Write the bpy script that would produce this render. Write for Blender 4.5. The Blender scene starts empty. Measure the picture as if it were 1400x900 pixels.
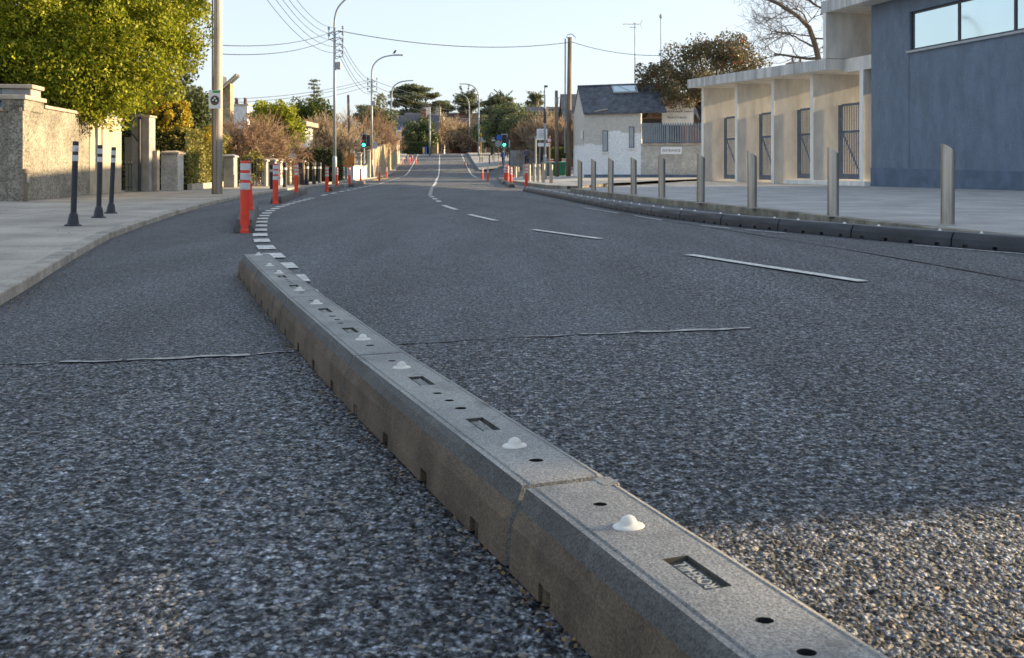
import bpy, bmesh, math, random
import numpy as np
from mathutils import Vector, Matrix
random.seed(7)
rng = np.random.default_rng(11)
sc = bpy.context.scene
COL = sc.collection
R = math.radians
CAM = 0.8                     # eye height over the carriageway

# ------------------------------------------------------------------ terrain
_TY = np.array([-50, 85, 92, 100, 107, 114, 126, 138, 150, 158, 165, 178, 200, 300, 3000.])
_TZ = np.array([0, 0, .015, .09, .27, .60, 1.22, 1.9, 2.62, 2.98, 3.16, 3.28, 3.35, 3.4, 3.4])
def terrain(y): return np.interp(y, _TY, _TZ)
_XC = np.array([(-40, 26), (-3, 10), (1.5, 6.6), (3.6, 4.9), (5.5, 3.55), (7.13, 2.45), (9.41, 1.63), (11.43, .98), (13.2, .27), (15.3, -.24),
    (17.5, -.74), (19.3, -1.05), (22, -1.46), (29.5, -2.36), (40.4, -3.17), (55, -4.1), (72, -5.3), (90, -6.5), (114, -8.1), (147, -10.4), (185, -13), (260, -18)])
def XC(y): return float(np.interp(y, _XC[:, 0], _XC[:, 1]))
_XL = np.array([(-8, -1.2), (-2, -1.6), (1, -1.9), (3, -2.25), (5.9, -2.95), (9, -3.85), (11.5, -4.53), (14.4, -5.14), (18.4, -5.9), (23.3, -6.7), (27.3, -7.3), (35, -7.95),
    (47.7, -8.9), (60, -9.6), (72, -10.3), (90, -11.4), (114, -12.9), (147, -15.2), (185, -18.2), (260, -23.5)])
def XL(y): return float(np.interp(y, _XL[:, 0], _XL[:, 1]))
def side(x, y):               # the ground right of the road climbs a little towards the junction
    f = float(np.interp(y, [50, 58, 70, 85, 100, 112, 125, 150], [0, .12, .3, .6, .85, .7, .45, 0]))
    e = min(1, max(0, (x - (XC(y) + 5.5)) / 2.5))
    return f * e * e * (3 - 2 * e)
def gz(x, y):                 # top of whatever surface one stands on
    base = float(terrain(y))
    if x < XL(y): return base + .07
    if x > XC(y) + 5 and y > 33: return base + .12 + side(x, y)
    return base
def P(px, py, z=0.):          # photo pixel -> point of the level plane z
    Y = 1400 * (CAM - z) / (py - 230); return Vector(((px - 700) * Y / 1400, Y, z))
def at(px, Y): return (px - 700) * Y / 1400
def zt(py, Y): return CAM + (230 - py) * Y / 1400

# ------------------------------------------------------------------ materials
def nodes(name):
    m = bpy.data.materials.new(name); m.use_nodes = True
    nt = m.node_tree; b = nt.nodes['Principled BSDF']
    return m, nt, b
def N(nt, t, **k):
    n = nt.nodes.new(t)
    for a, v in k.items(): setattr(n, a, v)
    return n
def pos(nt, sx=1, sy=1, sz=1):
    g = N(nt, 'ShaderNodeNewGeometry'); mp = N(nt, 'ShaderNodeMapping')
    mp.inputs['Scale'].default_value = (sx, sy, sz); nt.links.new(g.outputs['Position'], mp.inputs['Vector'])
    return mp.outputs['Vector']
def noise(nt, vec, scale, detail=3, rough=.55):
    n = N(nt, 'ShaderNodeTexNoise'); n.inputs['Scale'].default_value = scale; n.inputs['Detail'].default_value = detail
    n.inputs['Roughness'].default_value = rough; nt.links.new(vec, n.inputs['Vector']); return n.outputs['Fac']
def mrange(nt, v, a, b, c, d):
    n = N(nt, 'ShaderNodeMapRange'); 
    for i, x in enumerate((a, b, c, d)): n.inputs[i + 1].default_value = x
    nt.links.new(v, n.inputs[0]); return n.outputs[0]
def math_(nt, op, a, b=None):
    n = N(nt, 'ShaderNodeMath', operation=op)
    for i, x in enumerate((a, b)):
        if x is None: continue
        if isinstance(x, (int, float)): n.inputs[i].default_value = x
        else: nt.links.new(x, n.inputs[i])
    return n.outputs[0]
def mix(nt, f, a, b, mode='MIX'):
    n = N(nt, 'ShaderNodeMix', data_type='RGBA', blend_type=mode)
    if isinstance(f, (int, float)): n.inputs[0].default_value = f
    else: nt.links.new(f, n.inputs[0])
    for i, x in ((6, a), (7, b)):
        if isinstance(x, tuple): n.inputs[i].default_value = (*x, 1)
        else: nt.links.new(x, n.inputs[i])
    return n.outputs[2]
def bump(nt, b, h, dist=.005, strength=1.):
    n = N(nt, 'ShaderNodeBump'); n.inputs['Distance'].default_value = dist; n.inputs['Strength'].default_value = strength
    nt.links.new(h, n.inputs['Height']); nt.links.new(n.outputs[0], b.inputs['Normal'])
def mat(name, col, rough=.75, var=.18, scale=3., streak=1., col2=None, bscale=0, bdist=.004, metal=0., spec=.4, speck=0., speckscale=60, lo=.35, hi=.65):
    m, nt, b = nodes(name); v = pos(nt, 1, 1, streak)
    a = tuple(c * (1 - var) for c in col); c2 = col2 or tuple(min(1, c * (1 + var)) for c in col)
    f = mrange(nt, noise(nt, v, scale, 5, .62), lo, hi, 0, 1)
    c = mix(nt, f, a, c2)
    if speck:
        s = N(nt, 'ShaderNodeTexVoronoi'); s.inputs['Scale'].default_value = speckscale; nt.links.new(pos(nt), s.inputs['Vector'])
        k = N(nt, 'ShaderNodeSeparateColor'); nt.links.new(s.outputs['Color'], k.inputs[0])
        g = mrange(nt, k.outputs[0], 0, 1, 1 - speck, 1 + speck)
        c = mix(nt, 1., c, g, 'MULTIPLY')
    nt.links.new(c, b.inputs['Base Color'])
    b.inputs['Roughness'].default_value = rough; b.inputs['Metallic'].default_value = metal; b.inputs['Specular IOR Level'].default_value = spec
    if bscale: bump(nt, b, noise(nt, pos(nt), bscale, 3, .6), bdist)
    return m
def foliage(name, c1, c2, c3=None, trans=.35):
    m, nt, b = nodes(name)
    g = N(nt, 'ShaderNodeNewGeometry'); r = g.outputs['Random Per Island']
    cr = N(nt, 'ShaderNodeValToRGB'); nt.links.new(r, cr.inputs[0])
    e = cr.color_ramp.elements; e[0].color = (*c1, 1); e[1].color = (*(c3 or c2), 1); e[1].position = 1
    k = e.new(.6); k.color = (*c2, 1)
    n = mrange(nt, noise(nt, pos(nt), .9, 2), .3, .7, .75, 1.25)
    c = mix(nt, 1., cr.outputs[0], n, 'MULTIPLY')
    nt.links.new(c, b.inputs['Base Color']); b.inputs['Roughness'].default_value = .55; b.inputs['Specular IOR Level'].default_value = .3
    t = N(nt, 'ShaderNodeBsdfTranslucent'); nt.links.new(c, t.inputs['Color'])
    mx = N(nt, 'ShaderNodeMixShader'); mx.inputs[0].default_value = trans
    nt.links.new(b.outputs[0], mx.inputs[1]); nt.links.new(t.outputs[0], mx.inputs[2])
    nt.links.new(mx.outputs[0], nt.nodes['Material Output'].inputs['Surface'])
    return m
def asphalt(name, chip, base, contrast, bd, big=1.):
    m, nt, b = nodes(name); v = pos(nt)
    vo = N(nt, 'ShaderNodeTexVoronoi'); vo.inputs['Scale'].default_value = chip; nt.links.new(v, vo.inputs['Vector'])
    k = N(nt, 'ShaderNodeSeparateColor'); nt.links.new(vo.outputs['Color'], k.inputs[0])
    n1 = noise(nt, v, chip * .42, 3, .7)
    a = mrange(nt, k.outputs[0], 0, 1, max(.12, 1 - contrast), 1 + contrast * .9)
    g = mrange(nt, n1, .36, .64, max(.12, 1 - contrast), 1 + contrast)
    gap = mrange(nt, vo.outputs['Distance'], .25, .75, 1.12, .35)
    f = math_(nt, 'MULTIPLY', math_(nt, 'MULTIPLY', a, g), gap)
    w = mrange(nt, noise(nt, pos(nt, 1, .16, 1), 1.3 * big, 4, .6), .3, .7, .72, 1.26)
    n3 = noise(nt, v, chip * .27, 2, .6); cl_ = mrange(nt, n3, .34, .66, 1 - contrast * .55, 1 + contrast * .5)
    w2 = mrange(nt, noise(nt, v, 5.5, 3, .6), .3, .7, .86, 1.14)
    f = math_(nt, 'MULTIPLY', math_(nt, 'MULTIPLY', f, cl_), math_(nt, 'MULTIPLY', w, w2))
    st = math_(nt, 'GREATER_THAN', k.outputs[1], .965)      # odd brown and pale stones
    c = mix(nt, k.outputs[2], tuple(x * q for x, q in zip((base,) * 3, (.89, 1., 1.17))), tuple(x * q for x, q in zip((base,) * 3, (1.0, 1., 1.0))))
    c = mix(nt, 1., c, f, 'MULTIPLY')
    c = mix(nt, st, c, (base * 1.6, base * 1.4, base * 1.15))
    nt.links.new(c, b.inputs['Base Color'])
    b.inputs['Roughness'].default_value = .72; b.inputs['Specular IOR Level'].default_value = .3
    h = math_(nt, 'SUBTRACT', math_(nt, 'ADD', math_(nt, 'MULTIPLY', n1, .9), math_(nt, 'MULTIPLY', n3, 1.1)), math_(nt, 'MULTIPLY', vo.outputs['Distance'], .6))
    bump(nt, b, h, bd)
    return m

M = {}
M['asphalt'] = asphalt('coarse_asphalt', 92, .158, .85, .013)
M['asphalt_patch'] = asphalt('fine_asphalt', 118, .152, .74, .008)
M['asphalt_lane'] = asphalt('cycle_lane_asphalt', 105, .074, .5, .006)
M['crack'] = mat('crack_filler', (.045, .045, .048), .6, .4, 8)
M['seal'] = mat('pale_joint_dirt', (.36, .355, .34), .9, .4, 14)
M['paint'] = mat('road_paint', (.62, .61, .57), .7, .22, 9, speck=.12, speckscale=90)
M['paint_yellow'] = mat('yellow_road_paint', (.55, .36, .06), .7, .25, 9)
M['pave'] = mat('pavement_concrete', (.36, .352, .335), .85, .2, .9, bscale=60, bdist=.004, speck=.14, speckscale=70)
M['pave_l'] = mat('footway_concrete', (.37, .335, .285), .85, .24, .7, bscale=60, bdist=.004, speck=.14, speckscale=60)
M['kerb'] = mat('kerb_stone', (.25, .225, .175), .85, .34, 2.5, bscale=50, bdist=.004, speck=.18)
M['soil'] = mat('garden_soil', (.09, .085, .05), .95, .35, .6, bscale=6, bdist=.05)
M['rubber'] = mat('weathered_rubber_top', (.20, .205, .205), .6, .2, 2.2, col2=(.275, .27, .25), bscale=160, bdist=.0022, speck=.42, speckscale=330, spec=.5)
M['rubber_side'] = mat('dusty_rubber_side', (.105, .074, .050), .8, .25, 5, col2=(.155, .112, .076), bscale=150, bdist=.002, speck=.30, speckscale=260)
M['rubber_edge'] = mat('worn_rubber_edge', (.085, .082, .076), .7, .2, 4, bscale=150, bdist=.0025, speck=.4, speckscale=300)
M['rubber_black'] = mat('black_rubber', (.038, .041, .048), .5, .25, 3, bscale=120, bdist=.0015, speck=.25, speckscale=200)
M['hole'] = mat('dark_hole', (.012, .012, .013), .9, .2)
M['recess'] = mat('dark_recess', (.075, .07, .06), .8, .3, 30)  # recess floor and sides set darker than the rubber top
M['dome'] = mat('white_dome', (.62, .61, .56), .4, .12, 40, spec=.5)
M['dome_grey'] = mat('pale_lettering', (.33, .34, .33), .7, .1)
M['stud'] = mat('white_stud', (.75, .74, .70), .4, .06)
M['orange'] = mat('red_orange_plastic', (.76, .058, .028), .42, .08, 6)
M['band'] = mat('silver_white_band', (.56, .57, .58), .4, .12, 12)
M['steel'] = mat('brushed_stainless', (.42, .39, .35), .36, .25, 14, streak=.04, metal=1.)
M['steel_dark'] = mat('steel_cut_face', (.22, .21, .20), .45, .1, 9, metal=1.)
M['galv'] = mat('galvanised_steel', (.27, .31, .34), .5, .12, 5, streak=.3, metal=.25)
M['black_metal'] = mat('black_paint_metal', (.030, .033, .042), .5, .2, 8)
M['blue_render'] = mat('slate_blue_render', (.155, .195, .255), .85, .13, 2.2, streak=.45, bscale=45, bdist=.012, speck=.10, speckscale=35)
M['blue_plinth'] = mat('slate_blue_plinth', (.118, .155, .215), .85, .16, 2, bscale=45, bdist=.01)
M['concrete'] = mat('board_concrete', (.67, .64, .585), .85, .16, 1.6, streak=.35, bscale=30, bdist=.004)
M['concrete_pale'] = mat('pale_concrete', (.76, .74, .69), .85, .1, 3, streak=.3)
M['fascia'] = mat('stained_fascia', (.50, .50, .495), .85, .42, 2.2, streak=.16, col2=(.62, .61, .59), lo=.34, hi=.62)
M['frame_dark'] = mat('dark_window_frame', (.035, .038, .05), .45, .1)
M['sill'] = mat('grey_metal_sill', (.36, .38, .40), .45, .1)
M['gate_blue'] = mat('blue_gate_steel', (.115, .15, .205), .55, .2, 4)
M['pebble'] = mat('pebble_dash', (.30, .275, .225), .9, .26, 1.2, bscale=24, bdist=.07, speck=.42, speckscale=26)
M['pebble_grey'] = mat('grey_pebble_dash', (.46, .445, .41), .9, .20, 1.3, bscale=20, bdist=.03, speck=.22, speckscale=22)
M['smooth_wall'] = mat('cream_render', (.42, .37, .285), .85, .13, 1.4, bscale=20, bdist=.004)
M['coping'] = mat('coping_stone', (.40, .34, .27), .85, .22, 4)
M['grey_render'] = mat('grey_render', (.27, .275, .28), .85, .2, 2)
M['white_wall'] = mat('white_paint_wall', (.72, .73, .73), .8, .08, 2, bscale=20, bdist=.02)
M['slate'] = mat('roof_slate', (.075, .08, .095), .6, .35, 3, streak=2.5, bscale=9, bdist=.02, speck=.3, speckscale=5)
M['tile_brown'] = mat('brown_roof_tile', (.13, .085, .07), .8, .25, 3)
M['brick'] = mat('red_brick', (.22, .11, .075), .9, .25, 5, speck=.2, speckscale=12)
M['tan_wall'] = mat('tan_brick', (.38, .30, .19), .9, .2, 3, speck=.25, speckscale=10)
M['wood_pole'] = mat('weathered_pole', (.20, .155, .115), .85, .3, 6, streak=.12)
M['conc_pole'] = mat('pale_pole', (.40, .375, .33), .85, .2, 6, streak=.12)
M['glass'] = mat('sky_glass', (.64, .74, .74), .06, .03, .5, metal=.95)
M['glass_dark'] = mat('dark_glass', (.05, .07, .08), .1, .1, 1, spec=.8)
M['sign_white'] = mat('sign_white', (.76, .77, .77), .45, .04)
M['sign_text'] = mat('sign_lettering', (.03, .035, .06), .6, .1)
M['sign_blue'] = mat('sign_blue', (.02, .10, .42), .4, .06)
M['sign_red'] = mat('sign_red', (.55, .04, .03), .4, .06)
M['sign_yellow'] = mat('sign_yellow', (.80, .48, .02), .45, .06)
M['sign_green'] = mat('sign_green', (.05, .30, .06), .45, .06)
M['sign_grey'] = mat('sign_back_grey', (.33, .36, .39), .5, .08)
M['bark'] = mat('bark', (.10, .085, .065), .9, .35, 8, streak=.3)
M['twig'] = mat('brown_twigs', (.27, .18, .115), .9, .3, 3)
M['twig_dark'] = mat('dark_twigs', (.12, .095, .075), .9, .3, 3)
M['twig_pale'] = mat('pale_twigs', (.32, .25, .17), .9, .3, 3)
M['leaf_bright'] = foliage('bright_evergreen_leaf', (.11, .15, .013), (.28, .31, .02), (.44, .41, .03), .38)
M['leaf_dark'] = foliage('dark_leaf', (.06, .08, .035), (.10, .13, .05), (.15, .17, .065), .2)
M['leaf_mid'] = foliage('mid_leaf', (.05, .075, .015), (.095, .125, .022), (.14, .15, .03), .3)
M['leaf_hedge'] = foliage('hedge_leaf', (.13, .14, .03), (.25, .235, .055), (.33, .28, .07), .25)
M['leaf_hedge_dark'] = foliage('dull_hedge_leaf', (.035, .045, .018), (.065, .075, .028), (.10, .10, .035), .2)
M['leaf_yellow'] = foliage('golden_leaf', (.24, .20, .02), (.44, .34, .03), (.55, .42, .05), .35)
M['leaf_rust'] = foliage('olive_rust_leaf', (.085, .082, .045), (.155, .135, .07), (.22, .17, .09), .25)
M['berry'] = mat('red_berry', (.42, .035, .05), .4, .15)
M['leaf_cypress'] = foliage('cypress_leaf', (.09, .11, .06), (.15, .17, .085), (.21, .22, .11), .2)
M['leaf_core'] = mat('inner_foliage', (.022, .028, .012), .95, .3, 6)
M['skin'] = mat('skin', (.55, .36, .27), .6, .08)
M['hair'] = mat('brown_hair', (.06, .04, .03), .7, .2)
M['cloth_blue'] = mat('blue_cloth', (.02, .055, .22), .85, .15)
M['cloth_navy'] = mat('navy_cloth', (.018, .025, .06), .85, .15)
M['cloth_black'] = mat('black_cloth', (.02, .02, .023), .85, .2)
M['bin_green'] = mat('green_bin', (.02, .16, .09), .5, .12)
M['bin_grey'] = mat('grey_bin', (.16, .18, .21), .5, .12)
M['orange_wood'] = mat('orange_fence_wood', (.45, .20, .05), .8, .2, 4)
M['car_white'] = mat('white_car_paint', (.70, .72, .74), .3, .04)
M['tyre'] = mat('tyre_rubber', (.02, .02, .02), .8, .1)
M['shed_metal'] = mat('blue_grey_sheet', (.20, .25, .29), .55, .12, 3)
def grime(key, col, scale, lo, hi, amt=1., streak=1.):
    m = M[key]; nt = m.node_tree; b = nt.nodes['Principled BSDF']; src = b.inputs['Base Color'].links[0].from_socket
    f = mrange(nt, noise(nt, pos(nt, 1, 1, streak), scale, 6, .68), lo, hi, 0, amt)
    nt.links.new(mix(nt, f, src, col), b.inputs['Base Color'])
grime('rubber', (.07, .068, .062), 7, .55, .72, .75); grime('rubber', (.34, .33, .30), 26, .62, .74, .5)
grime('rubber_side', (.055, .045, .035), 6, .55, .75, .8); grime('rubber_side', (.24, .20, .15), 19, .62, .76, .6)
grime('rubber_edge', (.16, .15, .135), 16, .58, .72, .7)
grime('paint', (.16, .16, .165), 11, .54, .66, .85); grime('paint', (.22, .22, .22), 70, .55, .62, .6)
grime('band', (.30, .28, .25), 14, .55, .7, .7); grime('orange', (.32, .10, .06), 9, .56, .74, .6)
grime('pave', (.17, .165, .155), 1.1, .54, .74, .6); grime('pave', (.16, .155, .15), 9, .66, .70, .6)
grime('pave_l', (.19, .175, .15), 1.0, .54, .74, .6); grime('pave_l', (.17, .16, .15), 9, .66, .70, .6)
grime('kerb', (.09, .085, .06), 3, .5, .7, .7); grime('kerb_left', (.12, .11, .085), 3, .52, .72, .7) if 'kerb_left' in M else None
grime('steel', (.22, .20, .17), 10, .55, .75, .6, .2); grime('white_wall', (.40, .39, .36), 2.2, .55, .78, .5, .3)
grime('concrete', (.40, .37, .31), 1.6, .58, .78, .5, .25); grime('galv', (.16, .17, .18), 6, .55, .75, .5, .2)
grime('blue_render', (.11, .145, .20), 1.3, .54, .76, .4, .5)
grime('pebble', (.16, .15, .125), 1.4, .54, .74, .6, .4); grime('smooth_wall', (.24, .215, .17), 1.7, .55, .75, .6, .3)
def emit(name, c, s):
    m, nt, b = nodes(name); b.inputs['Base Color'].default_value = (*c, 1)
    b.inputs['Emission Color'].default_value = (*c, 1); b.inputs['Emission Strength'].default_value = s; return m
M['lamp_green'] = emit('green_signal', (.05, 1., .45), 1.6)
M['lamp_off'] = mat('unlit_lens', (.05, .02, .02), .3, .1)

# ------------------------------------------------------------------ mesh helpers
class MB:
    def __init__(s): s.v, s.f, s.m = [], [], []; s.cur = 0
    def add(s, vs, fs):
        o = len(s.v); s.v += [tuple(p) for p in vs]; s.f += [tuple(o + i for i in f) for f in fs]; s.m += [s.cur] * len(fs)
    def box(s, x0, x1, y0, y1, z0, z1):
        s.add([(x0, y0, z0), (x1, y0, z0), (x1, y1, z0), (x0, y1, z0), (x0, y0, z1), (x1, y0, z1), (x1, y1, z1), (x0, y1, z1)],
              [(0, 3, 2, 1), (4, 5, 6, 7), (0, 1, 5, 4), (1, 2, 6, 5), (2, 3, 7, 6), (3, 0, 4, 7)])
    def hexa(s, p):            # 8 corners: bottom four, top four
        s.add(p, [(0, 3, 2, 1), (4, 5, 6, 7), (0, 1, 5, 4), (1, 2, 6, 5), (2, 3, 7, 6), (3, 0, 4, 7)])
    def prism(s, poly, z0, z1):
        n = len(poly)
        g = (lambda z, p: z(p) if callable(z) else z)
        s.add([(p[0], p[1], g(z0, p)) for p in poly] + [(p[0], p[1], g(z1, p)) for p in poly],
              [tuple(range(n))[::-1], tuple(range(n, 2 * n))] + [(i, (i + 1) % n, n + (i + 1) % n, n + i) for i in range(n)])
    def tube(s, pts, rad, n=8, cap=True):
        pts = [Vector(p) for p in pts]
        if not hasattr(rad, '__len__'): rad = [rad] * len(pts)
        vs, fs = [], []; ref = None
        for i, p in enumerate(pts):
            d = (pts[min(i + 1, len(pts) - 1)] - pts[max(i - 1, 0)])
            if d.length < 1e-9: d = Vector((0, 0, 1))
            d.normalize()
            if ref is None: ref = Vector((1, 0, 0)) if abs(d.x) < .8 else Vector((0, 1, 0))
            a = ref - d * ref.dot(d)
            if a.length < 1e-6: a = d.orthogonal()
            a.normalize(); b = d.cross(a); ref = a
            for k in range(n):
                t = 2 * math.pi * k / n; vs.append(p + (a * math.cos(t) + b * math.sin(t)) * rad[i])
        for i in range(len(pts) - 1):
            for k in range(n):
                q = (k + 1) % n; fs.append((i * n + k, i * n + q, (i + 1) * n + q, (i + 1) * n + k))
        if cap: fs.append(tuple(range(n))[::-1]); fs.append(tuple(range((len(pts) - 1) * n, len(pts) * n)))
        s.add(vs, fs)
    def lathe(s, prof, n=20, c=(0, 0, 0), sx=1, sy=1):
        vs, fs = [], []
        for r, z in prof:
            for k in range(n):
                t = 2 * math.pi * k / n; vs.append((c[0] + r * math.cos(t) * sx, c[1] + r * math.sin(t) * sy, c[2] + z))
        for i in range(len(prof) - 1):
            for k in range(n):
                q = (k + 1) % n; fs.append((i * n + k, i * n + q, (i + 1) * n + q, (i + 1) * n + k))
        fs.append(tuple(range(n))[::-1]); fs.append(tuple(range((len(prof) - 1) * n, len(prof) * n)))
        s.add(vs, fs)
    def disc(s, c, r, axis, n=16, th=.02):
        axis = Vector(axis).normalized(); a = axis.orthogonal().normalized(); b = axis.cross(a); c = Vector(c)
        s.tube([c, c + axis * th], r, n)
    def obj(s, name, m, parent=None, smooth=False, bevel=0., loc=None):
        me = bpy.data.meshes.new(name); me.from_pydata(s.v, [], s.f); me.update()
        ms = m if isinstance(m, (list, tuple)) else [m]
        for x in ms: me.materials.append(M[x] if isinstance(x, str) else x)
        me.polygons.foreach_set('material_index', s.m)
        if smooth: me.polygons.foreach_set('use_smooth', [True] * len(me.polygons))
        o = bpy.data.objects.new(name, me); COL.objects.link(o)
        if parent: o.parent = parent
        if loc: o.location = loc
        if bevel:
            b = o.modifiers.new('bevel', 'BEVEL'); b.width = bevel; b.segments = 2; b.limit_method = 'ANGLE'
        return o
def np_obj(name, v, f, m, parent=None, smooth=False):
    """v (n,3) array, f (k,3 or 4) array"""
    me = bpy.data.meshes.new(name); n, k = len(f), f.shape[1]
    me.vertices.add(len(v)); me.vertices.foreach_set('co', np.asarray(v, np.float32).ravel())
    me.loops.add(n * k); me.loops.foreach_set('vertex_index', np.asarray(f, np.int32).ravel())
    me.polygons.add(n); me.polygons.foreach_set('loop_start', np.arange(0, n * k, k, dtype=np.int32))
    if smooth: me.polygons.foreach_set('use_smooth', np.ones(n, bool))
    me.materials.append(M[m] if isinstance(m, str) else m)
    me.update(calc_edges=True); me.validate()
    o = bpy.data.objects.new(name, me); COL.objects.link(o)
    if parent: o.parent = parent
    return o
def tag(o, label=None, cat=None, group=None, kind=None):
    if label: o['label'] = label
    if cat: o['category'] = cat
    if group: o['group'] = group
    if kind: o['kind'] = kind
    return o
def thing(name, label, cat, loc=(0, 0, 0), rz=0., group=None):
    o = bpy.data.objects.new(name, None); COL.objects.link(o); o.location = loc; o.rotation_euler = (0, 0, rz)
    o.empty_display_size = .2
    return tag(o, label, cat, group)
def dup(root, loc, rz=0., label=None, group=None, tilt=(0, 0)):
    r = root.copy(); COL.objects.link(r); r.location = loc; r.rotation_euler = (tilt[0], tilt[1], rz)
    if label: r['label'] = label
    if group: r['group'] = group
    for ch in list(root.children):
        c = ch.copy(); COL.objects.link(c); c.parent = r
        for g in list(ch.children):
            d = g.copy(); COL.objects.link(d); d.parent = c
    return r
def struct(o): o['kind'] = 'structure'; return o
ORD = ['first', 'second', 'third', 'fourth', 'fifth', 'sixth', 'seventh', 'eighth', 'ninth', 'tenth', 'eleventh', 'twelfth', 'thirteenth', 'fourteenth', 'fifteenth', 'sixteenth', 'seventeenth', 'eighteenth', 'nineteenth', 'twentieth']
def baked(o):
    dg = bpy.context.evaluated_depsgraph_get(); dg.update()
    me = bpy.data.meshes.new_from_object(o.evaluated_get(dg)); o.modifiers.clear(); o.data = me; return o
def text_obj(name, s, size, m, mw, parent=None, th=.002, align='CENTER', sx=1.):
    c = bpy.data.curves.new(name, 'FONT'); c.body = s; c.size = size; c.extrude = th; c.align_x = align; c.align_y = 'CENTER'; c.resolution_u = 2
    t = bpy.data.objects.new(name, c); COL.objects.link(t)
    bpy.context.view_layer.update(); dg = bpy.context.evaluated_depsgraph_get()
    me = bpy.data.meshes.new_from_object(t.evaluated_get(dg)); bpy.data.objects.remove(t); me.name = name
    me.transform(Matrix.Scale(sx, 4, (1, 0, 0))); me.transform(mw); me.materials.clear(); me.materials.append(M[m])
    o = bpy.data.objects.new(name, me); COL.objects.link(o)
    if parent: o.parent = parent
    return o
def facing(x, y, z): return Matrix.Translation((x, y, z)) @ Matrix.Rotation(R(90), 4, 'X')   # text that faces -Y

# ------------------------------------------------------------------ ground and road
def build_ground():
    s = np.concatenate([np.linspace(1.25, .66, 14), np.arange(.655, .083, -.0011)])
    Yn = 1 / s
    Yf = np.concatenate([np.geomspace(Yn[-1] * 1.01, 300, 150), [340, 400, 500, 700, 1200, 2500]])
    Yr = np.concatenate([[-40, -15, -5, -1, .4], Yn, Yf])
    ui = np.linspace(-.57, .57, 1000); uo = np.array([.6, .66, .75, .9, 1.2, 1.7, 2.5, 4, 8, 25])
    u = np.concatenate([-uo[::-1], ui, uo])
    YY, UU = np.meshgrid(Yr, u, indexing='ij'); XX = UU * np.maximum(YY, 1.6)
    ZZ = terrain(YY)
    # loose chips standing proud of the binder near the camera
    nm = (YY > .7) & (YY < 9) & (np.abs(UU) < .6)
    xs, ys = XX[nm], YY[nm]
    def cell(ix, iy, k):
        h = (ix.astype(np.int64) * 73856093) ^ (iy.astype(np.int64) * 19349663) ^ (k * 83492791)
        h = (h ^ (h >> 13)) * 1274126177 & 0xffffffff
        return ((h ^ (h >> 16)) & 0xffff) / 65535.
    def chips(c, hmax):
        gx, gy = np.floor(xs / c), np.floor(ys / c); out = np.zeros_like(xs)
        for dx in (-1, 0, 1):
            for dy in (-1, 0, 1):
                ix, iy = gx + dx, gy + dy
                cx = (ix + .5 + .8 * (cell(ix, iy, 1) - .5)) * c; cy = (iy + .5 + .8 * (cell(ix, iy, 2) - .5)) * c
                r = c * (.38 + .35 * cell(ix, iy, 3)); d2 = ((xs - cx) ** 2 + (ys - cy) ** 2) / r ** 2
                out = np.maximum(out, np.clip(1 - d2 * d2, 0, 1) * (.25 + .75 * cell(ix, iy, 4)))
        return out * hmax
    jx = np.array([-3.2, -2.6, -2.0, -1.62, -1.19, -.6, 0, .6, 1.2]); jy = np.array([3.93, 4.05, 4.19, 4.25, 4.36, 4.6, 4.83, 4.98, 5.11])
    under = (ys > np.interp(xs, jx, jy) + .03) & (xs < np.interp(ys, [5.1, 6.4, 7.3, 8.8, 11, 14], [1.15, .95, .8, .5, -.05, -1.0]))
    h = np.maximum(chips(.0135, .0050), chips(.0095, .0038)) + chips(.045, .0022)
    ZZ[nm] += (h - .0046) * np.interp(ys, [.7, 5, 9], [1, .9, .25])
    ZZ[nm] -= under * .006
    nr, nc = XX.shape
    v = np.stack([XX, YY, ZZ], -1).reshape(-1, 3)
    i = np.arange(nr * nc).reshape(nr, nc)
    f = np.stack([i[:-1, :-1], i[:-1, 1:], i[1:, 1:], i[1:, :-1]], -1).reshape(-1, 4)
    struct(np_obj('road', v, f, 'asphalt'))
build_ground()

def strip(name, pts, w, m, dz=.008, wob=0.):
    """flat ribbon along world polyline, lying dz over the terrain"""
    mb = MB(); L, Rr = [], []
    pts = [Vector((p[0], p[1], 0)) for p in pts]
    for i, p in enumerate(pts):
        d = (pts[min(i + 1, len(pts) - 1)] - pts[max(i - 1, 0)]).normalized(); n = Vector((-d.y, d.x, 0))
        ww = w * (1 + random.uniform(-wob, wob)) / 2
        L.append(p + n * ww); Rr.append(p - n * ww)
    vs = [(q.x, q.y, float(terrain(q.y)) + dz) for a in (L, Rr) for q in a]; n = len(pts)
    mb.add(vs, [(i, n + i, n + i + 1, i + 1) for i in range(n - 1)])
    return mb
def resample(pts, step):
    pts = [Vector((p[0], p[1], 0)) for p in pts]; out = []; 
    for a, b in zip(pts, pts[1:]):
        k = max(1, int((b - a).length / step)); out += [a.lerp(b, j / k) for j in range(k)]
    return out + [pts[-1]]
def smooth_line(pts, n=2):
    pts = [Vector((p[0], p[1], 0)) for p in pts]
    for _ in range(n):
        q = [pts[0]]
        for a, b in zip(pts, pts[1:]): q += [a.lerp(b, .25), a.lerp(b, .75)]
        pts = q + [pts[-1]]
    return pts

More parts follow.
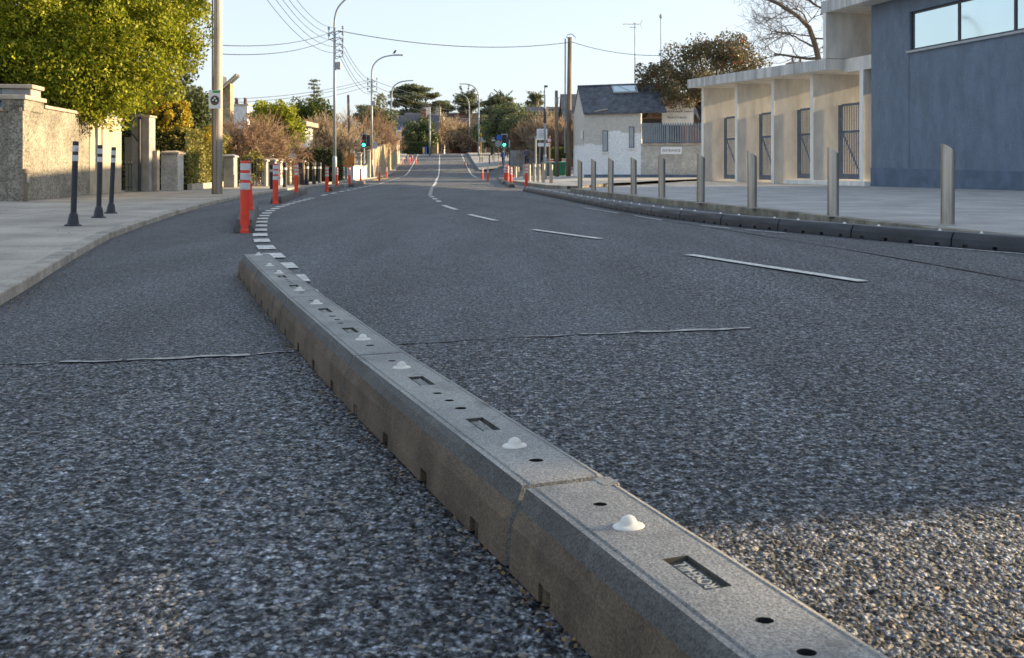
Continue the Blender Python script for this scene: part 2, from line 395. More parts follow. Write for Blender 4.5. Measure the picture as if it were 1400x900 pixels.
# finer resurfaced sheet ahead of the transverse joint
seam = [P(1030, 449), P(965, 419), P(880, 384), P(800, 357), P(700, 331), P(620, 309), P(560, 290), P(515, 272)]
seam = [(p.x, p.y) for p in smooth_line(seam)]
joint = [(-3.2, 3.93), (-2.6, 4.05), (-2.0, 4.19), (-1.62, 4.25), (-1.19, 4.36), (-.6, 4.6), (0, 4.83), (.6, 4.98), (1.2, 5.11)]
jl = resample(joint, .06)
jl = [(p.x, p.y + .012 * math.sin(p.x * 23) + random.uniform(-.008, .008)) for p in jl]
farl = [(-5.6, 38), (-8.6, 46), (XL(40) - .3, 40)] + [(XL(y) - .25, y) for y in (36, 30, 25, 20, 16, 12, 9, 7, 5.9, 4.5)]
poly = jl + [q for q in seam[1:]] + [(-5.3, 27.5), (-5.9, 32)] + farl[1:]
def sheet(name, poly, m, z):
    bm = bmesh.new(); vs = [bm.verts.new((p[0], p[1], float(terrain(p[1])) + z)) for p in poly]
    f = bm.faces.new(vs); bmesh.ops.triangulate(bm, faces=[f])
    for f in bm.faces:
        if f.normal.z < 0: f.normal_flip()
    me = bpy.data.meshes.new(name); bm.to_mesh(me); bm.free(); me.materials.append(M[m])
    o = bpy.data.objects.new(name, me); COL.objects.link(o); return struct(o)
sheet('road_patch', poly, 'asphalt_patch', .0008)
mb = MB()
def ragged(p, q, n, w):
    pts = []
    for i in range(n + 1):
        t = i / n; a = Vector(p).lerp(Vector(q), t); pts.append((a.x, a.y + .01 * math.sin(a.x * 23)))
    s = strip('', pts, w, None, .0050, .6); mb.add(s.v, s.f)
for x0, x1, w in ((-2.0, -1.9, .012), (-1.86, -1.62, .02), (-1.60, -1.12, .03), (-1.09, -.95, .014), (.05, .3, .012), (.33, .62, .016), (.60, 1.19, .03)):
    ya = np.interp([x0, x1], [j[0] for j in joint], [j[1] for j in joint])
    ragged((x0, ya[0] - .008, 0), (x1, ya[1] - .008, 0), 14, w * 1.15)
struct(mb.obj('road_joint', 'seal'))
mb = MB()
cr2 = smooth_line([P(1420, 388), P(1300, 366), P(1180, 345), P(1040, 322), P(930, 305), P(830, 290), P(740, 276), P(690, 266)])
s_ = strip('', resample(cr2, .3), .03, None, .007, .7); mb.add(s_.v, s_.f)
struct(mb.obj('road_crack', 'crack'))
# white paint
mb = MB()
def dash(p, q, w, dz=.011):
    a = resample([p, q], .5 if (Vector(q) - Vector(p)).length > 1 else 5); s = strip('', a, w, None, dz); mb.add(s.v, s.f)
for a, b in (((942, 349.5), (1180, 386.5)), ((729, 315), (820, 327.5)), ((641, 294), (678, 302.5)), ((606, 281.5), (624, 287.5))):
    p, q = P(*a), P(*b); dash(p.to_2d().to_3d(), q.to_2d().to_3d(), .105)
y = 24.0
while y < 46:
    dash((XC(y), y, 0), (XC(y + .9), y + .9, 0), .12); y += 1.9
dash_pts = [(XC(y), y, 0) for y in np.arange(46, 158, 4)]
s_ = strip('', dash_pts, .13, None, .012); mb.add(s_.v, s_.f)
for off, y0, y1, st in ((3.3, 84, 158, 0), (2.75, 13, 34, 4)):
    if st == 0:
        s_ = strip('', [(XC(y) + off, y, 0) for y in np.arange(y0, y1, 4)], .13, None, .012); mb.add(s_.v, s_.f)
s_ = strip('', [(XC(y) - 3.25, y, 0) for y in np.arange(96, 158, 4)], .13, None, .012); mb.add(s_.v, s_.f)
# short blocks along the cycle lane
edge = [P(430, 421), P(398, 372), P(380, 356), P(364, 341), P(357, 329), P(355, 319), P(357, 308), P(359, 299), P(364, 292.5), P(373, 287), P(393, 280), P(430, 270.5)]
edge = smooth_line([(p.x, p.y) for p in edge], 2)
dens = resample(edge, .02); acc = 0; seg = []; cum = [0]
for a, b in zip(dens, dens[1:]): cum.append(cum[-1] + (b - a).length)
L = cum[-1]; t = .3
while t < L - .6:
    i0 = next(i for i, c in enumerate(cum) if c >= t); i1 = next(i for i, c in enumerate(cum) if c >= min(t + .5, L))
    s_ = strip('', [dens[i0], dens[(i0 + i1) // 2], dens[i1]], .17, None, .011); mb.add(s_.v, s_.f); t += 1.0
for yy in np.arange(29.5, 92, 2.2):
    x = float(np.interp(yy, [28, 51, 92], [-5.4, -6.6, -9.9])); x2 = float(np.interp(yy + 1.2, [28, 51, 92], [-5.4, -6.6, -9.9]))
    dash((x, yy, 0), (x2, yy + 1.2, 0), .13)
# thin edge line outside the right dividers
for a, b in (((1400, 345.6 + 3), (1250, 336.5)), ((1075, 320), (1018, 315)), ((1000, 313.5), (958, 309)), ((905, 302), (868, 296)), ((845, 292.5), (800, 285))):
    p, q = P(*a), P(*b); dash((p.x, p.y, 0), (q.x, q.y, 0), .035)
struct(mb.obj('road_markings', 'paint'))
mb = MB()
for y0, y1 in ((66, 71), (75, 80)):
    s_ = strip('', [(XC(y) - 4.0, y, 0) for y in np.linspace(y0, y1, 4)], .5, None, .012); mb.add(s_.v, s_.f)
struct(mb.obj('yellow_road_marking', 'paint_yellow'))

# pavements -------------------------------------------------------------------
def slab(name, poly_l, poly_r, h, m, extra=None):
    """grid slab between two matching polylines (left, right), top follows the ground"""
    mb = MB(); n = len(poly_l); k = 8; vs = []
    for a, b in zip(poly_l, poly_r):
        for j in range(k + 1):
            x = a[0] + (b[0] - a[0]) * (j / k) ** 1.6; y = a[1] + (b[1] - a[1]) * (j / k) ** 1.6
            vs.append((x, y, float(terrain(y)) + h + (extra(x, y) if extra else 0)))
    fs = [(i * (k + 1) + j, i * (k + 1) + j + 1, (i + 1) * (k + 1) + j + 1, (i + 1) * (k + 1) + j) for i in range(n - 1) for j in range(k)]
    o = len(vs)
    for a in poly_l: vs.append((a[0], a[1], float(terrain(a[1])) - .1))
    fs += [(o + i, i * (k + 1), (i + 1) * (k + 1), o + i + 1) for i in range(n - 1)]
    mb.add(vs, fs); return struct(mb.obj(name, m))
ys = np.concatenate([np.arange(-8, 50, 1.), np.arange(50, 262, 4.)])
slab('left_pavement', [(XL(y) - .13, y) for y in ys], [(XL(y) - 40, y) for y in ys], .07, 'pave_l')
def kerb_line(name, pts, w, h, m, step=.9, toward=1, fz=None):
    """kerb stones with thin joints"""
    mb = MB(); pts = resample(pts, step)
    for a, b in zip(pts, pts[1:]):
        d = (b - a).normalized(); n = Vector((-d.y, d.x, 0)) * toward; g = d * .006
        q = [a + g, b - g, b - g + n * w, a + g + n * w]
        j = random.uniform(-.004, .004)
        z = [(fz or (lambda x, y: float(terrain(y))))(p.x, p.y) for p in q]
        mb.hexa([(p.x, p.y, zz - .05) for p, zz in zip(q, z)] + [(p.x, p.y, zz + h + j) for p, zz in zip(q, z)])
    o = mb.obj(name, m, bevel=.012); return struct(o)
M['kerb_left'] = mat('left_kerb_stone', (.33, .30, .25), .85, .3, 2.5, bscale=50, bdist=.005, speck=.2)
kerb_line('left_kerb', [(XL(y), y) for y in np.concatenate([np.arange(-4, 27, 1.2), np.arange(36, 150, 2)])], .15, .074, 'kerb_left', 1.2, 1)
kerb_r = smooth_line([(6.4, -6), (6.2, -1), (5.85, 3), (5.45, 7), (5.03, 10.05), (4.48, 14.5), (3.9, 18.6), (3.24, 22.7), (2.6, 28), (1.94, 34)], 1)
kerb_line('right_kerb', kerb_r + [Vector((2.3, 34.6, 0)), Vector((4.3, 39.5, 0)), Vector((6.4, 45, 0)), Vector((9, 53, 0))], .18, .124, 'kerb', 1.1, -1)
mb = MB()
kr = [(p.x + .17, p.y) for p in kerb_r]
mb.prism(kr + [(2.5, 34.7), (4.45, 39.5), (6.55, 45), (9.2, 53), (12, 58), (60, 58), (60, -6)], -.05, .12)
o = struct(mb.obj('right_pavement', 'pave'))
# pavement by the white house with the second bollard row
p2 = [(-.9, 71), (-.35, 62), (.03, 56.7), (1.0, 46), (1.55, 40.6), (2.4, 38.9), (2.9, 40.5), (4.2, 46), (5.4, 52), (7.4, 57.6), (40, 57.9)]
hy = [38.9, 40.5, 43, 46, 49, 52, 55, 57.6, 57.9, 60, 63, 67, 71, 74, 80, 90, 100, 110]
hl = [np.interp(y, [38.9, 40.6, 46, 56.7, 62, 71, 74, 110], [2.1, 1.55, 1.0, .03, -.35, -.9, 11, 13]) for y in hy]
hr = [np.interp(y, [38.9, 40.5, 46, 52, 57.6, 57.9, 110], [2.4, 2.9, 4.4, 7.2, 11.6, 60, 60]) for y in hy]
slab('house_pavement', list(zip(hl, hy)), list(zip(hr, hy)), .123, 'pave', side)
kerb_line('house_kerb', [(p[0], p[1]) for p in p2[:-1]], .16, .124, 'kerb', 1.1, 1 if False else -1, fz=lambda x, y: float(terrain(y)) + side(x, y))
ys2 = np.arange(60, 116, 3.)
slab('side_road', [(XC(y) + 5.2, y) for y in ys2], [(XC(y) + 60, y) for y in ys2], .012, 'asphalt_patch', side)
ys2 = np.arange(111, 262, 4.)
slab('far_right_pavement', [(XC(y) + 4.4, y) for y in ys2], [(XC(y) + 60, y) for y in ys2], .13, 'pave', side)

mb = MB()
def joint_line(p, q, z, w=.014):
    p, q = Vector((*p, 0)), Vector((*q, 0)); d = (q - p).normalized(); n = Vector((-d.y, d.x, 0)) * w / 2; k = 10; vs = []
    for i in range(k + 1):
        c = p.lerp(q, i / k); h = float(terrain(c.y)) + z; o = random.uniform(-.003, .003)
        vs += [(c.x + n.x + o, c.y + n.y + o, h), (c.x - n.x + o, c.y - n.y + o, h)]
    mb.add(vs, [(2 * i, 2 * i + 1, 2 * i + 3, 2 * i + 2) for i in range(k)])
yy = 3.4
while yy < 60: joint_line((XL(yy) - .16, yy), (XL(yy) - 4.2, yy - .45), .0735); yy += 3.1
pl = [(XL(y) - 2.1, y) for y in np.arange(2, 60, 2.)]
for a, b in zip(pl, pl[1:]): joint_line(a, b, .0737, .012)
yy = 4.
while yy < 33: x = float(np.interp(yy, [q.y for q in kerb_r], [q.x for q in kerb_r])) + .2; joint_line((x, yy), (x + 11, yy + 2.6), .1235, .012); yy += 3.4
for o_ in (2.6, 5.6): 
    pl = [(q.x + o_, q.y + .3) for q in kerb_r if q.y > 2]
    for a, b in zip(pl, pl[1:]): joint_line(a, b, .1237, .010)
M['joint'] = mat('pavement_joint', (.13, .125, .115), .9, .3, 5)
struct(mb.obj('pavement_joints', 'joint'))

# ------------------------------------------------------------------ lane dividers
PROF = [(-.034, 0), (-.0335, .034), (-.033, .0355), (-.028, .09), (-.022, .126), (-.012, .148), (.004, .159), (.014, .160), (.0165, .1565), (.0205, .1565), (.023, .160),
        (.168, .160), (.1705, .1575), (.1735, .1575), (.176, .160), (.192, .153), (.205, .128), (.216, .07), (.224, 0)]
def divider_mesh(name, a, b, notch=True, m=('rubber', 'rubber_side', 'rubber_edge'), parent=None, gap=.0105, end_a=0., end_b=0., h=1.):
    """one moulded unit from point a to point b (left top crease); end_x > 0 slopes that end"""
    a = Vector((a[0], a[1], 0)); b = Vector((b[0], b[1], 0)); d = (b - a).normalized(); L = (b - a).length; n = Vector((d.y, -d.x, 0))
    st = [(gap, 0), (gap + .012, 0)]
    if notch:
        k = max(1, round(L / .39)); 
        for i in range(k):
            t = (i + .5) * L / k; st += [(t - .028, 0), (t - .027, 1), (t + .027, 1), (t + .028, 0)]
    st += [(x * L, 0) for x in (.12, .3, .5, .7, .88)]
    if end_a: st += [(end_a, 0)]
    if end_b: st += [(L - end_b, 0)]
    st += [(L - gap - .012, 0), (L - gap, 0)]; st.sort()
    mb = MB(); vs = []; K = len(PROF)
    for t, fl in st:
        sq = 1.
        if end_a and t < end_a: sq = min(sq, .45 + .55 * t / end_a)
        if end_b and L - t < end_b: sq = min(sq, .45 + .55 * (L - t) / end_b)
        inset = .003 if (t < gap + .006 or t > L - gap - .006) else 0
        wv = .5 - .5 * math.cos(2 * math.pi * t / L)
        for i, (x, z) in enumerate(PROF):
            xx = x; zz = z
            if fl and i in (0, 1): xx = x + .05
            if i in (4, 5): xx += .010 * (1 - wv); zz -= .006 * (1 - wv)
            if inset: xx = .095 + (xx - .095) * .975; zz = zz - inset * (z > .03)
            p = a + d * t + n * xx; vs.append((p.x, p.y, zz * sq * h + float(terrain(p.y)) + .004))
    ns = len(st); fs = []; ms = []
    for i in range(ns - 1):
        for k in range(K - 1):
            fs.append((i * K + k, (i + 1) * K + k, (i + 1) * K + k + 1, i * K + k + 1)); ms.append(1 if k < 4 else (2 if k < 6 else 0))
    fs.append(tuple(range(K))[::-1]); fs.append(tuple((ns - 1) * K + k for k in range(K))); ms += [0, 0]
    mb.v, mb.f, mb.m = vs, fs, ms
    o = mb.obj(name, m, parent)
    bm = bmesh.new(); bm.from_mesh(o.data); bmesh.ops.recalc_face_normals(bm, faces=bm.faces); bm.to_mesh(o.data); bm.free()
    return o, a, d, n, L
def dome_bm(c, d, n, r=.0165, hh=.0155, fl=.030, seg=20):
    mb = MB(); prof = [(fl, 0), (fl, .003), (fl * .9, .0055), (r * 1.08, .007)]
    prof += [(r * math.cos(t), .007 + hh * math.sin(t)) for t in np.linspace(0, 1.45, 7)]
    mb.lathe(prof, seg, (0, 0, 0)); mb.v = [tuple(Vector(c) + d * p[1] * .78 + n * p[0] + Vector((0, 0, p[2]))) for p in mb.v]
    return mb
PTS = {'J0': P(1103, 1000, .16), 'J1': P(713, 667, .16), 'J2': P(482, 487, .16), 'J3': P(392, 407.5, .16), 'J4': P(353, 370, .16), 'E': P(331, 347.5, .155)}
j1 = PTS['J1']; dd = Vector((.3575, -.934, 0)); PTS['J0'] = j1 + dd * 1.58
near = [('J0', 'J1', 'nearest grey lane divider, cut by the lower frame edge, its dome casting a shadow'),
        ('J1', 'J2', 'second grey rubber lane divider from the camera, ending at the pale square tab joint'),
        ('J2', 'J3', 'third grey rubber lane divider from the camera, beside the pale crack across the road'),
        ('J3', 'J4', 'fourth grey rubber lane divider from the camera, short of the sloping end piece'),
        ('J4', 'E', 'grey rubber end divider of the near line, sloping down towards the two leading red posts')]
FEAT = [('hole', .15), ('dome', .27), ('name', .48), ('hole', .655), ('hole', .75), ('hole', .845), ('name', 1.02), ('dome', 1.23), ('hole', 1.35)]
for ui, (ka, kb, lab) in enumerate(near):
    a, b = PTS[ka], PTS[kb]
    t = thing('lane_divider', lab, 'lane divider', (0, 0, 0), 0, 'near line of grey lane dividers')
    t.location = (a.x, a.y, 0)
    body, a, d, n, L = divider_mesh('body', a, b, end_b=.12 if kb == 'E' else 0)
    body.data.transform(Matrix.Translation((-a.x, -a.y, 0))); body.parent = t
    z = .164; sc_ = L / 1.5; cut = MB(); txt = []
    o2 = Vector((0, 0, 0))
    rot = Matrix(((d.x, -n.x, 0, 0), (d.y, -n.y, 0, 0), (0, 0, 1, 0), (0, 0, 0, 1)))
    for kind, tt in FEAT:
        tt *= sc_
        c = d * tt + n * (.095 + random.uniform(-.004, .004)); c.z = z
        if kind == 'dome':
            dome_bm((c.x, c.y, z - .002), d, n).obj('reflector_dome', 'dome', t, smooth=True)
        elif ui < 4 and kind == 'hole':
            rr = .0135 if random.random() < .6 else .016
            q = MB(); q.lathe([(rr, -.03), (rr, .01)], 18, (0, 0, 0), 1, .8); cut.add([tuple(c + Vector(p)) for p in q.v], q.f)
        elif ui < 4:
            q = MB(); q.box(-.066, .066, -.0235, .0235, -.009, .01); cut.cur = 1; cut.add([tuple(c + rot @ Vector(p)) for p in q.v], q.f); cut.cur = 0
            txt.append(c)
    if cut.v:
        # the far joint tab and the holes are cut out of the body
        co = cut.obj('cutter', ['hole', 'recess'], t)
        md = body.modifiers.new('cut', 'BOOLEAN'); md.operation = 'DIFFERENCE'; md.object = co; md.solver = 'EXACT'
        md.material_mode = 'TRANSFER'
        bpy.context.view_layer.update(); baked(body); bpy.data.objects.remove(co)
    for c in txt:
        mw = Matrix.Translation((c.x, c.y, z - .0085)) @ rot
        text_obj('lettering', 'ROSEHILL', .036, 'dome_grey', mw, t, .0045, sx=.68)
    if ui == 0:
        # small pale locking tab at the joint
        q = MB(); c = d * (L - .03) + n * .172
        for p in (1,):
            q.hexa([tuple(c + d * x + n * y + Vector((0, 0, zz))) for zz in (.150, .1655) for x, y in ((-.028, -.022), (.024, -.022), (.024, .02), (-.028, .02))])
        q.obj('joint_tab', 'rubber', t, bevel=.004)

# grit, leaves and rust-brown litter caught along the foot of the near dividers
v, f = [], []
base_pts = [PTS[k] for k in ('J0', 'J1', 'J2', 'J3', 'J4', 'E')]
for i in range(900):
    t = random.random() ** .8; k = min(4, int(t * 5)); p = base_pts[k].lerp(base_pts[k + 1], t * 5 - k)
    d = (base_pts[k + 1] - base_pts[k]).normalized(); n = Vector((d.y, -d.x, 0)); p = p - n * (.032 + abs(random.gauss(0, .035)))
    s = random.uniform(.002, .007); a = random.uniform(0, 6.28); o = len(v); zz = .002 + random.uniform(0, .003)
    for q in range(4):
        v.append((p.x + s * math.cos(a + q * 1.57) * (1 if q % 2 else .6), p.y + s * math.sin(a + q * 1.57), zz + random.uniform(0, .006)))
    f.append((o, o + 1, o + 2, o + 3))
for i in range(420):
    yy = 4.5 + 22 * random.random() ** 1.3; x = XL(yy) + .03 + abs(random.gauss(0, .06)) if random.random() < .8 else XL(yy) - random.uniform(.2, 1.6)
    s = random.uniform(.004, .013); a = random.uniform(0, 6.28); o = len(v); zz = (.004 if x > XL(yy) else .078)
    for q in range(4): v.append((x + s * math.cos(a + q * 1.57) * (1 if q % 2 else .6), yy + s * math.sin(a + q * 1.57), zz + random.uniform(0, .012)))
    f.append((o, o + 1, o + 2, o + 3))
M['litter'] = foliage('dry_litter', (.10, .055, .025), (.20, .12, .05), (.32, .22, .09), .1)
o = np_obj('leaf_litter', np.array(v), np.array(f), 'litter'); o['kind'] = 'stuff'

# dark line along the right kerb
rl = smooth_line([(7.2, 5.2), (5.75, 7.6), (4.83, 9.655), (4.2, 11.0), (3.73, 12.17), (3.3, 13.33), (2.91, 14.5), (2.5, 16.2), (2.12, 18.6), (1.80, 21.2), (1.5, 24.2), (1.16, 28), (.75, 32), (.40, 35.5)], 2)
rl = resample(rl, .05); seg = [Vector((p.x, p.y, 0)) for p in rl]; cum = [0]
for a, b in zip(seg, seg[1:]): cum.append(cum[-1] + (b - a).length)
def along(s):
    i = int(np.searchsorted(cum, s)); return seg[min(i, len(seg) - 1)]
UL = 1.42; t = cum[-1] - UL * int(cum[-1] / UL); units = []
while t + UL <= cum[-1] + .01: units.append((along(t), along(t + UL))); t += UL
nun = len(units); kv = 0
for i, (a, b) in enumerate(units):
    # built so that the sloping front faces the road
    px_ = 700 + 1400 * b.x / b.y
    if px_ > 1500: continue
    lab = 'black rubber divider along the right kerb, %s from the right picture edge' % ORD[kv] if kv < 20 else 'small black rubber divider far along the right kerb'
    kv += 1
    t = thing('kerb_divider', lab, 'lane divider', (a.x, a.y, 0), 0, 'black dividers along the right kerb')
    body, a, d, n, L = divider_mesh('body', a, b, m=('rubber_black', 'rubber_black', 'rubber_black'), end_b=.25 if i == nun - 1 else 0, h=.92)
    body.data.transform(Matrix.Translation((-a.x, -a.y, 0))); body.parent = t
    for tt in (.27, 1.15):
        c = d * tt + n * .1
        dome_bm((c.x, c.y, .146), d, n, seg=12).obj('reflector_dome', 'stud', t, smooth=True)

# ------------------------------------------------------------------ red and white lane posts on short dividers
def make_post(h=.9, r=.06):
    t = thing('lane_post', '', 'lane post')
    mb = MB(); mb.lathe([(r * 1.12, 0), (r * 1.12, .035), (r, .05), (r, h - .012), (r * .9, h)], 20); mb.obj('tube', 'orange', t, smooth=False)
    for z in (h * .60, h * .735, h * .87):
        b = MB(); b.lathe([(r * 1.0, 0), (r * 1.035, .004), (r * 1.035, .080), (r * 1.0, .084)], 20); b.v = [(x, y, q + z) for x, y, q in b.v]; b.obj('band', 'band', t)
    return t
post0 = make_post(); used = False
def post(x, y, z, label, tilt=(0, 0), s=1.):
    global used
    if not used: o = post0; used = True; o.location = (x, y, z); o.rotation_euler = (tilt[0], tilt[1], 0)
    else: o = dup(post0, (x, y, z), random.uniform(0, 3), tilt=(tilt[0] + random.gauss(0, .012), tilt[1] + random.gauss(0, .015)))
    o['label'] = label; o['group'] = 'red and white lane posts'
    if s != 1: o.scale = (s, s, s)
    return o
def short_divider(p, q, label, end=.12):
    t = thing('lane_divider', label, 'lane divider', (p.x, p.y, 0), 0, 'short dividers under the red posts')
    body, a, d, n, L = divider_mesh('body', (p.x, p.y), (q.x, q.y), m=('rubber_edge', 'rubber_black', 'rubber_black'), end_a=.06, end_b=end)
    body.data.transform(Matrix.Translation((-p.x, -p.y, 0))); body.parent = t
    for tt in (.25, L - .3):
        c = d * tt + n * .1; dome_bm((c.x, c.y, .158), d, n, seg=12).obj('reflector_dome', 'stud', t, smooth=True)
LEFT_BASES = [(P(322.5, 319), P(337, 287.5), 'short dark divider under the two tallest red posts'),
              (P(372, 278.5), P(399, 268.5), 'short divider with dark and pale pieces under the third red post'),
              (P(399.5, 268.3), P(411, 264.5), 'pale divider piece carrying the fourth red post'),
              (P(445.5, 262), P(463, 256.5), 'small divider with a pale end under the fifth red post'),
              (P(477, 256), P(494, 251.5), 'small dark divider under the post near the leaning wooden pole')]
for p, q, lab in LEFT_BASES: short_divider(p, q, lab)
def ppost(px, pytop, pybase, z, label, tilt=(0, 0)):
    p = P(px, pybase, z); h = (pybase - pytop) * p.y / 1400
    return post(p.x, p.y, z, label, tilt, max(.75, min(1.15, h / .9)))
ppost(334.5, 220, 318.5, .0, 'nearest and tallest red post with three silver bands', (0, .01))
ppost(342, 222, 287.5, .16, 'red post leaning just behind the nearest tall one', (0, -.035))
ppost(376.5, 224, 279, .0, 'red post sunlit along its right side, third from the camera', (0, 0))
ppost(405, 224, 263, .15, 'red post standing on the pale divider piece')
ppost(447, 227.5, 262.5, .0, 'red post at the small divider with a pale end')
ppost(460.3, 229, 254.5, .15, 'red post right in front of the tall lamp column')
ppost(478, 229, 255.5, .0, 'red post in front of the thin wooden pole')
ppost(493, 231, 250, .1, 'red post beside the grey cabinet of the traffic light')
far_left = [(513, 235, 250, 'orange post left of a leaning twin past the traffic light'), (518.5, 229, 250, 'slightly leaning orange post past the left traffic light'),
            (528.7, 232, 247.5, 'red post standing alone beyond the leaning orange pair'), (539, 236, 245, 'small red post at the far cycle lane'),
            (551, 226.5, 237, 'small red post left of the far orange pair'), (557.5, 220, 230, 'orange post, left of the far sunlit pair'),
            (560.3, 217, 227.5, 'orange post, right of the far sunlit pair'), (564, 211, 221, 'tiny red post near the crest'), (569, 203, 213.5, 'tiny red post in front of the dark far hedge')]
def far_post(px, top, base, lab, Yh=None):
    h = .95; Y = h * 1400 / (base - top); x = at(px, Y); return post(x, Y, gz(x, Y) if x > XL(Y) else float(terrain(Y)), lab)
for px, a, b, lab in far_left: far_post(px, a, b, lab)
for px, a, b, lab in [(719.5, 221, 255.5, 'orange post in front of the second steel bollard row'), (698.8, 228, 255, 'red post left of the second steel bollard row'),
                      (690.5, 226, 251, 'left post of the close red pair by the right traffic light'), (693.8, 226.5, 251, 'right post of the close red pair by the right traffic light'),
                      (659.7, 230, 245.5, 'red post left of the faded post past the junction'), (667, 229, 248, 'faded pinkish red post past the junction'),
                      (636, 206, 217, 'tiny red post at the right edge line near the crest'), (639, 212, 223, 'tiny red post just nearer on the right edge line')]:
    p = P(px, b, 0.); post(p.x, p.y, float(terrain(p.y)), lab, s=max(.7, min(1.1, (b - a) * p.y / 1400 / .9))) if b > 244 else far_post(px, a, b, lab)
p, q = P(688, 250.5), P(683, 246.5); short_divider(P(688, 252.5), P(684, 247.5), 'dark divider under the close red pair')
short_divider(P(697, 256.5), P(692, 252.6), 'dark divider under the red post by the second bollard row')

# ------------------------------------------------------------------ bollards
def make_steel(h=.97, r=.079):
    t = thing('steel_bollard', '', 'bollard')
    mb = MB(); n = 32; vs = []; fs = []
    top = lambda x: h - .052 - x * .65
    for k in range(n):
        a = 2 * math.pi * k / n; x, y = r * math.cos(a), r * math.sin(a); vs += [(x, y, 0), (x, y, top(x)), (x * .91, y * .91, top(x * .91)), (x * .91, y * .91, top(x * .91) - .012)]
    for k in range(n):
        q = (k + 1) % n
        for j in range(3): fs.append((k * 4 + j, q * 4 + j, q * 4 + j + 1, k * 4 + j + 1))
    mb.add(vs, fs); o = mb.obj('tube', 'steel', t, smooth=True)
    m = o.modifiers.new('edge', 'EDGE_SPLIT'); m.split_angle = R(40)
    mb = MB(); mb.add([vs[k * 4 + 3] for k in range(n)], [tuple(range(n))]); mb.obj('slanted_cap', 'steel_dark', t)
    mb = MB(); mb.lathe([(r * 1.35, 0), (r * 1.35, .006), (r * 1.02, .012)], 24); mb.obj('foot_collar', 'pave', t)
    return t
sb = make_steel(); first = True
B1 = [(1295.5, 308), (1139, 296), (1028.5, 285), (958, 277.5), (905, 271), (866.5, 266), (835, 264), (811.5, 260.5), (793, 258)]
for i, (px, py) in enumerate(B1):
    p = P(px, py, .122); rz = .0
    o = sb if first else dup(sb, p, rz); first = False
    o.location = p; o.rotation_euler = (random.uniform(-.006, .006), random.uniform(-.008, .008), rz)
    o['label'] = 'slant-topped steel bollard, %s in the kerb row counted from the right edge' % ORD[i]; o['group'] = 'steel bollards along the kerb'
B2 = [(753.5, 252, 222), (743, 250, 221), (736.5, 249.5, 222), (730.3, 249, 222), (723.5, 248.2, 222.5), (716.7, 246.5, 223.6), (708.2, 246.5, 226), (705.0, 245.8, 226)]
for i, (px, py, pt) in enumerate(B2):
    Y = .97 * 1400 / (py - pt - .5); x = at(px, Y)
    dup(sb, (x, Y, zt(py, Y)), 0, 'small steel bollard by the white house corner, %s of its row from the right' % ORD[i], 'steel bollards by the house corner')
    
def make_flexpost(h=1.07, r=.036):
    t = thing('flexible_post', '', 'post')
    mb = MB(); mb.lathe([(.105, 0), (.105, .012), (.07, .03), (.056, .12), (.050, .15), (r, .17), (r, h - .01), (r * .8, h)], 20); mb.obj('tube', 'black_metal', t)
    for z in (h - .25, h - .13):
        mb = MB(); mb.lathe([(r * 1.02, 0), (r * 1.04, .003), (r * 1.04, .072), (r * 1.02, .075)], 20); mb.v = [(a, b, c + z) for a, b, c in mb.v]; mb.obj('band', 'band', t)
    return t
fp = make_flexpost()
for i, (px, py, tx) in enumerate([(100, 309, .03), (134.8, 298, .022), (151.5, 292, .045)]):
    p = P(px, py, .07); o = fp if i == 0 else dup(fp, p); o.location = p; o.rotation_euler = (0, tx, 0)
    o['label'] = ('nearest of three slim black posts on the left footway', 'middle of three slim black posts on the left footway', 'farthest of three slim black posts, leaning right')[i]
    o['group'] = 'slim black posts on the footway'
def make_black(h=1.0, r=.085):
    t = thing('black_bollard', '', 'bollard')
    mb = MB(); mb.lathe([(r * 1.1, 0), (r * 1.1, .05), (r, .07), (r, h - .16), (r * 1.16, h - .15), (r * 1.2, h - .04), (r, h)], 18); mb.obj('body', 'black_metal', t)
    mb = MB(); mb.lathe([(r * 1.0, h - .30), (r * 1.04, h - .297), (r * 1.04, h - .203), (r * 1.0, h - .2)], 18); mb.obj('band', 'band', t)
    return t
bb = make_black()
for i, (px, a, b, lab) in enumerate([(419.5, 221.5, 253, 'black bollard with a white band, left of three by the far hedge'), (429.3, 222, 252, 'black bollard with a white band, middle of three by the far hedge'),
      (437, 222.5, 250.3, 'black bollard with a white band, right of three by the far hedge'), (389.5, 222.5, 256.3, 'black bollard between the third and fourth red posts'), (371.8, 225, 258.7, 'black bollard half hidden behind the third red post')]):
    p = P(px, b, .07); o = bb if i == 0 else dup(bb, p); o.location = p; o['label'] = lab; o['group'] = 'black bollards on the far footway'; s = (b - a) * p.y / 1400; o.scale = (s, s, s)
slim = None
for i, (px, a, b, lab) in enumerate([(656.2, 211, 222, 'thin black bollard, leftmost beside the far right lamp'), (659.3, 211.5, 222.3, 'thin black bollard, second beside the far right lamp'), (669, 212, 223.8, 'thin black bollard left of the grey road sign'), (674, 209.5, 220, 'thin black bollard behind the grey road sign post')]):
    Y = 1.0 * 1400 / (b - a); x = at(px, Y); o = dup(bb, (x, Y, zt(b, Y))); o.scale = (.75, .75, 1); o['label'] = lab; o['group'] = 'thin black bollards across the junction'
